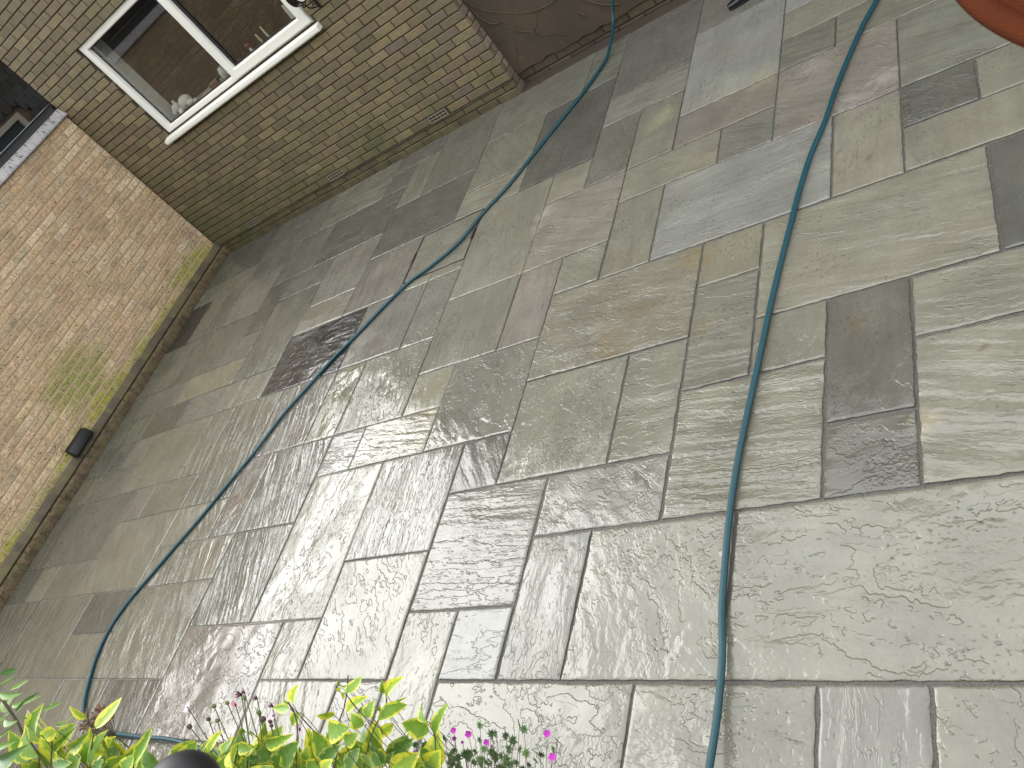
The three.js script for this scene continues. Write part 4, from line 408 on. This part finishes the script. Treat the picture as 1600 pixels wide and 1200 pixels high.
// ------------------------------------------------------------------ clock on its iron bracket, beside the window
{
  const g = thing('wall_clock', 'round black garden clock on a scrolled iron bracket at the corner of the white window', 'clock'), iron = std([0.014, 0.013, 0.013], 0.5, { metalness: 0.4 });
  const r = 0.092, body = new THREE.LatheGeometry([[0, -0.034], [r - 0.012, -0.034], [r - 0.004, -0.04], [r, -0.03], [r - 0.006, -0.018], [r - 0.006, 0.018], [r, 0.03], [r - 0.004, 0.04], [r - 0.012, 0.034], [0, 0.034]].map(([a, b]) => new THREE.Vector2(a, b)), 48).rotateZ(-Math.PI / 2); part('case', body, std([0.02, 0.019, 0.018], 0.25, { metalness: 0.5 }), g);
  const cv = document.createElement('canvas'); cv.width = cv.height = 256; const k = cv.getContext('2d'); k.fillStyle = '#e9e8df'; k.fillRect(0, 0, 256, 256); k.strokeStyle = '#1b1a18'; k.fillStyle = '#1b1a18'; k.font = '26px serif'; k.textAlign = 'center'; k.textBaseline = 'middle'; ['XII', 'I', 'II', 'III', 'IIII', 'V', 'VI', 'VII', 'VIII', 'IX', 'X', 'XI'].forEach((s, i) => { const a = i * Math.PI / 6; k.fillText(s, 128 + 98 * Math.sin(a), 128 - 98 * Math.cos(a)); }); k.lineWidth = 6; k.beginPath(); k.moveTo(128, 128); k.lineTo(150, 70); k.moveTo(128, 128); k.lineTo(116, 208); k.stroke();
  const face = new THREE.CanvasTexture(cv); face.colorSpace = THREE.SRGBColorSpace; const fm = new THREE.MeshStandardMaterial({ map: face, roughness: 0.5 }); for (const s of [1, -1]) { const d = part('dial', new THREE.CircleGeometry(r - 0.013, 40), fm, g); d.rotation.y = s * Math.PI / 2; d.position.x = s * 0.0352; }
  const ringT = (R, t, y, z) => new THREE.TorusGeometry(R, t, 6, 28).rotateY(Math.PI / 2).translate(0, y, z), arm = [ringT(0.040, 0.0035, -0.128, -0.052), ringT(0.014, 0.003, -0.098, -0.008), ringT(0.018, 0.003, -0.165, -0.09), tube([[0, -0.20, -0.13], [0, -0.02, -0.13], [0, 0.12, -0.13]], 0.005, 20, 6), tube([[0, -0.19, -0.128], [0, -0.172, -0.07], [0, -0.12, -0.006], [0, -0.092, 0.0]], 0.004, 24, 6), tube([[0, 0.11, -0.13], [0, 0.125, -0.06], [0, 0.10, 0]], 0.005, 20, 6)]; part('bracket', mrg(arm), iron, g); part('wall_plate', rbx(-0.012, 0.012, -0.21, 0.13, -0.142, -0.134, 0.003), iron, g); g.position.set(-3.60, 1.60, ZA + 0.143);
}
// ------------------------------------------------------------------ things on the window board
{
  const zi = ZA - 0.20, y0 = 1.378, ball = (x, y, z, rx, ry = rx, rz = rx) => new THREE.SphereGeometry(1, 18, 14).scale(rx, ry, rz).translate(x, y, z), fluff = std([0.36, 0.37, 0.31], 0.95);
  const toy = thing('soft_toy', 'pale soft toy with floppy ears lying behind the left window pane', 'toy'); part('body', mrg([ball(0.06, 0.065, 0, 0.085, 0.062, 0.06), ball(0.14, 0.035, 0.03, 0.05, 0.03, 0.032), ball(-0.01, 0.03, 0.05, 0.03, 0.03, 0.035)]), fluff, toy); part('head', mrg([ball(-0.06, 0.07, 0.03, 0.052, 0.048, 0.05), ball(-0.078, 0.055, 0.07, 0.03, 0.026, 0.026)]), fluff, toy); for (const s of [-1, 1]) part('ear', ball(-0.045 + 0.012 * s, 0.125, 0.02 * s, 0.011, 0.032, 0.009).rotateZ(0.2), fluff, toy); part('leg', ball(0.02, 0.03, 0.075, 0.022, 0.022, 0.05), fluff, toy); part('leg', ball(0.18, 0.022, 0.02, 0.05, 0.02, 0.022), fluff, toy); toy.position.set(-5.80, y0, zi + 0.02);
  const jar = thing('ornament_jar', 'pale rounded jar behind the glass beside the mullion', 'jar'); part('jar_body', new THREE.LatheGeometry([[0, 0], [0.04, 0], [0.052, 0.03], [0.05, 0.075], [0.032, 0.10], [0.034, 0.112], [0.028, 0.112], [0.0, 0.105]].map(([a, b]) => new THREE.Vector2(a, b)), 24), std([0.30, 0.31, 0.27], 0.4), jar); part('clasp', ball(0.012, 0.03, 0.053, 0.008), std([0.8, 0.8, 0.8], 0.2, { metalness: 1 }), jar); jar.position.set(-5.10, y0, zi);
  const box = thing('red_box', 'small dark red box on the window board beside the pale jar', 'box'); part('box_body', rbx(-0.05, 0.05, 0, 0.04, -0.03, 0.03, 0.004), std([0.09, 0.035, 0.03], 0.6), box); part('lid', rbx(-0.052, 0.052, 0.0405, 0.055, -0.032, 0.032, 0.004), std([0.13, 0.09, 0.045], 0.6), box); box.position.set(-5.28, y0, zi + 0.02); box.rotation.y = 0.3;
  const wax = std([0.34, 0.33, 0.19], 0.6), stick = new THREE.LatheGeometry([[0, 0], [0.024, 0], [0.024, 0.008], [0.006, 0.014], [0.005, 0.05], [0.014, 0.062], [0.014, 0.07], [0.0, 0.07]].map(([a, b]) => new THREE.Vector2(a, b)), 18);
  [[-4.50, 0.060, 'shorter cream candle in a glass stick behind the right pane'], [-4.40, 0.085, 'taller cream candle in a glass stick behind the right pane']].forEach(([x, h, label]) => { const c = thing('candle', label, 'candle', 'candles on the window board'); part('holder', stick, std([0.32, 0.33, 0.30], 0.25), c); part('wax', new THREE.CylinderGeometry(0.009, 0.011, h, 14).translate(0, 0.07 + h / 2, 0), wax, c); part('wick', new THREE.CylinderGeometry(0.0012, 0.0012, 0.012, 6).translate(0, 0.075 + h, 0), std([0.02, 0.02, 0.02], 1), c); c.position.set(x, y0, zi); });
  const fl = thing('red_flower', 'small red flower in a pale vase behind the right pane', 'flower'); part('vase', new THREE.LatheGeometry([[0, 0], [0.02, 0], [0.026, 0.03], [0.012, 0.065], [0.016, 0.075], [0, 0.07]].map(([a, b]) => new THREE.Vector2(a, b)), 18), std([0.42, 0.42, 0.38], 0.4), fl); part('petals', mrg([0, 1, 2, 3, 4].map((k) => ball(0.014 * Math.cos(k * 1.257), 0.105 + 0.004 * (k % 2), 0.014 * Math.sin(k * 1.257), 0.014, 0.011, 0.014))), std([0.20, 0.03, 0.035], 0.7), fl); part('stem', new THREE.CylinderGeometry(0.002, 0.002, 0.04, 6).translate(0, 0.085, 0), std([0.08, 0.14, 0.05], 0.8), fl); fl.position.set(-4.66, y0, zi);
  const nb = thing('note_block', 'pale tan note block lying low behind the right pane', 'notepad'); part('pages', rbx(-0.045, 0.045, 0, 0.022, -0.03, 0.03, 0.002), std([0.44, 0.38, 0.27], 0.8), nb); part('pencil', new THREE.CylinderGeometry(0.004, 0.004, 0.10, 6).rotateZ(Math.PI / 2).translate(-0.02, 0.0265, 0.01), std([0.6, 0.5, 0.1], 0.5), nb); nb.position.set(-4.72, y0, zi + 0.03); nb.rotation.y = 0.5;
  const card = thing('greeting_card', 'pale grey-green card standing behind the right pane near the clock', 'card'); part('sheet', bx(-0.075, 0.075, 0, 0.17, -0.001, 0.001), std([0.33, 0.35, 0.29], 0.7), card); part('stand', bx(-0.02, 0.02, 0, 0.12, -0.05, -0.048).rotateX(0.35), std([0.3, 0.3, 0.27], 0.8), card); card.position.set(-4.02, y0, zi - 0.02); card.rotation.set(-0.12, 0.1, 0);
}

// ------------------------------------------------------------------ plants at the near edge
const leafShape = (n, wAt, fold, curl) => { const pos = [], uv = [], idx = []; for (let a = 0; a <= n; a++) { const t = a / n, w = wAt(t), z = curl * Math.sin(t * Math.PI) - curl * 0.9 * t * t; [-1, -0.55, 0, 0.55, 1].forEach((s) => { pos.push(s * w, t, z + fold * w * Math.abs(s)); uv.push(0.5 + s * w, t); }); } for (let a = 0; a < n; a++) for (let k = 0; k < 4; k++) { const p = a * 5 + k; idx.push(p, p + 1, p + 5, p + 1, p + 6, p + 5); } const g = new THREE.BufferGeometry(); g.setAttribute('position', new THREE.Float32BufferAttribute(pos, 3)); g.setAttribute('uv', new THREE.Float32BufferAttribute(uv, 2)); g.setIndex(idx); g.computeVertexNormals(); return g; };
const ovate = (t) => 0.5 * Math.pow(Math.sin(Math.PI * Math.pow(t, 0.78)), 0.85) * (1 - 0.25 * t) * 1.18;
const OV = [leafShape(8, ovate, 0.35, 0.10), leafShape(8, ovate, 0.2, 0.16), leafShape(8, (t) => ovate(t) * (1 + 0.05 * Math.sin(t * 14)), 0.5, 0.06), leafShape(8, ovate, 0.15, -0.05)];
const NARROW = [leafShape(7, (t) => 0.5 * Math.pow(Math.sin(Math.PI * Math.pow(t, 0.8)), 0.8), 0.3, 0.12), leafShape(7, (t) => 0.5 * Math.pow(Math.sin(Math.PI * Math.pow(t, 0.9)), 0.7), 0.3, -0.10)];
function leafTex(seed, margin, mid, edge) { const N = 128, d = new Uint8Array(N * N * 4), n = pnoise(seed), c = []; for (let y = 0; y < N; y++) for (let x = 0; x < N; x++) { const u = x / N - 0.5, t = y / N, w = Math.max(0.02, ovate(t)), s = Math.abs(u) / w, vein = Math.max(0, 1 - Math.abs(((t * 7 - s * 1.2) % 1 + 1) % 1 - 0.5) * 9) * 0.18 + Math.max(0, 1 - Math.abs(u) * 90) * 0.25, e = sstep(margin - 0.12, margin + 0.08, s + 0.30 * n(x / N, y / N, 5, 6) + 0.16 * n(x / N, y / N, 14, 14) + 0.5 * sstep(0.8, 1, t)), o = (y * N + x) * 4, b = 1 + 0.14 * n(x / N, y / N, 9, 9); for (let k = 0; k < 3; k++) d[o + k] = 255 * toSRGB(clamp(lerp(mid[k], edge[k], Math.max(e, vein * 0.8)) * b)); d[o + 3] = 255; } return tex(d, N, N, true); }
const leafMat = (map, color, tr = 0.45) => new THREE.MeshPhysicalMaterial({ map: map || null, color: color ? new THREE.Color().setRGB(...color) : 0xffffff, roughness: 0.55, transmission: tr, thickness: 0, side: THREE.DoubleSide });
const VAR = [leafMat(leafTex(101, 0.72, [0.19, 0.36, 0.03], [0.70, 0.70, 0.06])), leafMat(leafTex(102, 0.5, [0.32, 0.48, 0.035], [0.76, 0.73, 0.045])), leafMat(leafTex(103, 0.85, [0.11, 0.24, 0.03], [0.50, 0.55, 0.12]))];
const camP = camera.position.clone();
function aim(mesh, B, T, width, r, len) { const y = T.clone().sub(B), L = y.length(); y.normalize(); const toCam = camP.clone().sub(B).normalize(), nrm = V(0, 1, 0).multiplyScalar(0.55).add(toCam.multiplyScalar(0.9)).add(V(r() - 0.5, r() - 0.5, r() - 0.5).multiplyScalar(0.8)); const x = new THREE.Vector3().crossVectors(y, nrm).normalize(), z = new THREE.Vector3().crossVectors(x, y); mesh.matrixAutoUpdate = true; mesh.quaternion.setFromRotationMatrix(new THREE.Matrix4().makeBasis(x, y, z)); mesh.position.copy(B); mesh.scale.set(width, L, L * 0.8); }
function shrub(label, leaves, stems, seed, extra) {
  const g = thing('variegated_shrub', label, 'shrub', 'variegated shrubs along the near edge'), r = rngOf(seed), bark = std([0.085, 0.06, 0.035], 0.8), c = V(...stems[0][0]); g.position.set(c.x, 0.45, 2.36); const off = g.position;
  for (const s of stems) { const q = s.map((p) => V(...p).sub(off)), root = V((q[0].x) * 0.5, 0.0, 0.02 + 0.1 * r()); part('stem', new THREE.TubeGeometry(new THREE.CatmullRomCurve3([root, root.clone().lerp(q[0], 0.5).add(V(0.0, 0, 0.05)), ...q]), 40, 0.0016, 6), bark, g); }
  const put = (B, T, w) => { const m = part(numbered('leaf'), OV[Math.floor(r() * 4)], VAR[r() < 0.5 ? 0 : r() < 0.65 ? 1 : 2], g); aim(m, B.sub(off), T.sub(off), w * 1.5, r); m.updateMatrixWorld(); };
  const twig = [];
  for (const [a, b, d, e, f, h, w] of leaves) { const B = V(a, b, d), T = V(e, f, h), D = T.clone().sub(B); put(B.clone(), T.clone(), w); const lo = B.clone().sub(off), end = lo.clone().add(V((r() - 0.5) * 0.03, -0.06 - 0.05 * r(), 0.03)); twig.push(new THREE.TubeGeometry(new THREE.QuadraticBezierCurve3(lo, lo.clone().lerp(end, 0.4).sub(D.clone().multiplyScalar(0.25)), end), 6, 0.0008, 4)); }
  for (let k = 0; k < extra; k++) { const [a, b, d] = leaves[Math.floor(r() * leaves.length)], B = V(a + (r() - 0.5) * 0.16, Math.min(b, 1.3) - 0.03 - 0.3 * r() * r() , Math.max(d, 2.16) + 0.02 + 0.14 * r()), th = r() * 6.283, T = B.clone().add(V(0.06 * Math.cos(th), 0.03 * (r() - 0.2), 0.06 * Math.sin(th))); put(B.clone(), T, 0.03); const lo = B.sub(off); twig.push(new THREE.TubeGeometry(new THREE.QuadraticBezierCurve3(lo, V(lo.x * 0.7, lo.y * 0.6, lo.z * 0.6), V(lo.x * 0.5, 0.0, 0.05)), 8, 0.0012, 4)); }
  part('twigs', mrg(twig), bark, g); return g;
}
shrub('yellow-edged green shrub with sprigs standing up in front of the white wet slabs', SHRUB_LEAVES_A, SHRUB_STEMS_A, 201, 20);
shrub('yellow-edged green shrub in the lower left corner around the black knob', SHRUB_LEAVES_B, SHRUB_STEMS_B, 202, 20);
{ // willow-like plant
  const g = thing('narrow_leaved_plant', 'plant with long narrow pale green leaves at the lower left edge', 'plant'), r = rngOf(203), off = V(-0.95, 0.45, 2.38); g.position.copy(off); const mats = [leafMat(null, [0.28, 0.44, 0.12]), leafMat(null, [0.38, 0.52, 0.18]), leafMat(null, [0.13, 0.25, 0.07])];
  for (const s of NARROW_STEMS) part('stem', new THREE.TubeGeometry(new THREE.CatmullRomCurve3([V(0, 0, 0.02), ...s.map((p) => V(...p).sub(off))]), 40, 0.0032, 6), std([0.07, 0.06, 0.035], 0.8), g);
  for (const [a, b, c, d, e, f, w] of NARROW_LEAVES) aim(part(numbered('narrow_leaf'), NARROW[Math.floor(r() * 2)], mats[Math.floor(r() * 3)], g), V(a, b, c).sub(off), V(d, e, f).sub(off), w * 1.7, r);
  for (let k = 0; k < 26; k++) { const y = 0.15 + 0.8 * r(), th = r() * 6.28, B = V(0.02, y, 0.02); aim(part(numbered('narrow_leaf'), NARROW[k % 2], mats[k % 3], g), B.add(V((r() - 0.5) * 0.12, 0, 0.05 * r())), V(0.11 * Math.cos(th), y + 0.05, 0.03 + 0.08 * Math.abs(Math.sin(th))), 0.009, r); }
}
{ // dried brown flower head
  const g = thing('dried_flower_head', 'dried brown flower head among the yellow-green leaves', 'seed head'), r = rngOf(204), off = V(SEED_HEAD[0], 0.45, SEED_HEAD[2] + 0.12), c = V(...SEED_HEAD).sub(off), s = [], bits = []; g.position.copy(off);
  for (let k = 0; k < 150; k++) { const a = r() * 6.283, b = Math.sqrt(r()) * 0.052, p = c.clone().add(V(b * Math.cos(a) * 1.1, (r() - 0.5) * 0.03 + 0.012, b * Math.sin(a))); bits.push(new THREE.IcosahedronGeometry(0.0022 + 0.0022 * r(), 0).translate(p.x, p.y, p.z)); if (k % 4 === 0) s.push(new THREE.TubeGeometry(new THREE.LineCurve3(c.clone().add(V(0, -0.05, 0)), p), 2, 0.0006, 3)); }
  part('seeds', mrg(bits), std([0.17, 0.10, 0.06], 0.9), g, 'stuff'); part('stalks', mrg([...s, new THREE.TubeGeometry(new THREE.QuadraticBezierCurve3(c.clone().add(V(0, -0.05, 0)), V(0, c.y * 0.5, 0), V(0, 0, 0)), 10, 0.002, 5)]), std([0.14, 0.13, 0.06], 0.9), g);
}
{ // purple daisies
  const g = thing('daisy_plant', 'leggy plant with small purple and lilac daisies before the wet pinkish slab', 'flowers'), r = rngOf(205), off = V(DAISY_BASE[0], 0.45, 2.36); g.position.copy(off); const C = [null, std([0.10, 0.025, 0.05], 0.7), std([0.48, 0.16, 0.26], 0.7), std([0.66, 0.47, 0.62], 0.7)], st = std([0.115, 0.14, 0.06], 0.8), bud = [std([0.12, 0.15, 0.06], 0.8), std([0.09, 0.05, 0.05], 0.8)], disc = std([0.04, 0.02, 0.02], 0.9), stems = [], root = () => V((r() - 0.5) * 0.10, 0.35 + 0.1 * r(), 0.03);
  const petal = leafShape(4, (t) => 0.5 * Math.sin(Math.PI * (0.12 + 0.8 * t)), 0.1, 0.05), stemTo = (p) => { const q = root(), m = q.clone().lerp(p, 0.55).add(V((r() - 0.5) * 0.05, 0.01, (r() - 0.5) * 0.03)); stems.push(new THREE.TubeGeometry(new THREE.CatmullRomCurve3([V(q.x * 0.4, 0, 0.03), q, m, p]), 18, 0.0012, 5)); };
  for (const [x, y, z, rad, k] of DAISIES) { const p = V(x, y, z).sub(off), f = new THREE.Group(); f.name = 'flower'; g.add(f); f.position.copy(p); f.rotation.set(0.5 * (r() - 0.5) + (k === 3 ? 0.5 : 0), r() * 6, 0.6 * (r() - 0.5)); const np = k === 3 ? 12 : 9; for (let a = 0; a < np; a++) { const m = part('petal', petal, C[k], f); m.scale.set(rad * 0.30, rad, rad * 0.5); m.rotation.set(k === 3 ? 1.3 : 0.75, 0, 0, 'YXZ'); m.rotation.y = a / np * 6.283; } part('disc', new THREE.SphereGeometry(rad * 0.26, 10, 8).scale(1, 0.7, 1), disc, f); stemTo(p); }
  for (const [x, y, z, rad, k] of DAISY_BUDS) { const p = V(x, y, z).sub(off); part('bud', new THREE.SphereGeometry(rad, 10, 8).scale(1, 1.25, 1).translate(p.x, p.y, p.z), bud[k], g); stemTo(p); }
  part('stems', mrg(stems), st, g); const lm = [leafMat(null, [0.11, 0.18, 0.06], 0.25), leafMat(null, [0.15, 0.23, 0.09], 0.25)];
  for (let k = 0; k < 130; k++) { const u = r(), B = V(lerp(-0.20, 0.22, u) + (r() - 0.5) * 0.05, 0.60 + 0.10 * u + 0.09 * r() - 0.12 * Math.abs(u - 0.75), -0.02 + 0.06 * r() - 0.05 * u), T = B.clone().add(V((r() - 0.5) * 0.06, 0.03 + 0.035 * r(), (r() - 0.6) * 0.05)); aim(part(numbered('blade'), NARROW[k % 2], lm[k % 2], g), B, T, 0.005 + 0.003 * r(), r); }
}
{ // magenta cranesbill with finely cut leaves
  const g = thing('cranesbill', 'low plant with magenta flowers and finely cut dark green leaves', 'flowers'), r = rngOf(206), off = V(CRANE_BASE[0], 0.45, 2.33); g.position.copy(off); const mg = [std([0.42, 0.02, 0.36], 0.6), std([0.34, 0.05, 0.30], 0.6)], gm = [leafMat(null, [0.075, 0.15, 0.04], 0.25), leafMat(null, [0.11, 0.20, 0.05], 0.25), leafMat(null, [0.05, 0.105, 0.03], 0.25)], stems = [];
  const lobe = leafShape(3, (t) => 0.5 * Math.sin(Math.PI * (0.05 + 0.9 * Math.pow(t, 0.8))), 0.2, 0.05), palm = mrg([-2, -1, 0, 1, 2, 3, -3].flatMap((k) => { const L = 1 - 0.07 * Math.abs(k), a = k * 0.82; return [[0, L, 0.26], [0.35, L * 0.75, 0.16], [-0.35, L * 0.75, 0.16]].map(([da, l, w]) => lobe.clone().scale(w, l, l).rotateZ(a + da)); }));
  const stemTo = (p) => { const q = V(lerp(p.x, 0, 0.35) + (r() - 0.5) * 0.03, 0.0 + 0.08 * r(), 0.02 + 0.05 * r()); stems.push(new THREE.TubeGeometry(new THREE.CatmullRomCurve3([q, q.clone().lerp(p, 0.6).add(V((r() - 0.5) * 0.05, 0, (r() - 0.5) * 0.04)), p]), 10, 0.0009, 4)); };
  for (const [x, y, z, rad] of CRANE_LEAVES) { const p = V(x, y, z).sub(off), m = part(numbered('palmate_leaf'), palm, gm[Math.floor(r() * 3)], g); const T = p.clone().add(V(r() - 0.5, r() * 0.5, r() - 0.5).normalize()); aim(m, p, T, rad, r); m.scale.set(rad * 1.15, rad * 1.15, rad * 1.15); stemTo(p); }
  for (let k = 0; k < 70; k++) { const p = V((r() - 0.5) * 0.42, 0.04 + 0.16 * r(), -0.02 + 0.22 * r()), m = part(numbered('palmate_leaf'), palm, gm[k % 3], g); aim(m, p, p.clone().add(V(r() - 0.5, r() * 0.5, r() - 0.5).normalize()), 0.016, r); m.scale.setScalar(0.017); stemTo(p); }
  const pet = leafShape(3, (t) => 0.5 * Math.sin(Math.PI * (0.1 + 0.75 * t)), 0.1, 0.1);
  for (const [x, y, z, rad, k] of CRANES) { const p = V(x, y, z).sub(off), f = new THREE.Group(); f.name = 'flower'; g.add(f); f.position.copy(p); const d = camP.clone().sub(V(x, y, z)).normalize().add(V(0, 0.4, 0)).add(V(r() - 0.5, 0, r() - 0.5).multiplyScalar(0.8)).normalize(); f.quaternion.setFromUnitVectors(V(0, 1, 0), d); for (let a = 0; a < 5; a++) { const m = part('petal', pet, mg[k], f); m.scale.set(rad * 0.95, rad, rad * 0.6); m.rotation.set(k ? 0.7 : 1.25, a * 1.2566, 0, 'YXZ'); } part('disc', new THREE.SphereGeometry(rad * 0.16, 8, 6), mg[1], f); stemTo(p); }
  part('stems', mrg(stems), std([0.13, 0.10, 0.06], 0.8), g);
}
{ // black knob close to the lens
  const g = thing('garden_stake', 'black round-topped stake standing close by at the bottom edge among yellow-green leaves', 'stake'), m = std([0.008, 0.008, 0.010], 0.5); part('knob', new THREE.SphereGeometry(0.0315, 32, 24).scale(1, 0.9, 1), m, g); part('shaft', new THREE.CylinderGeometry(0.011, 0.011, 1.44, 16).translate(0, -0.745, 0), m, g); g.position.set(0.330, 1.9455, 2.3850); g.children[1].rotation.x = -0.02;
}
scene.updateMatrixWorld(true);
renderer.render(scene, camera);
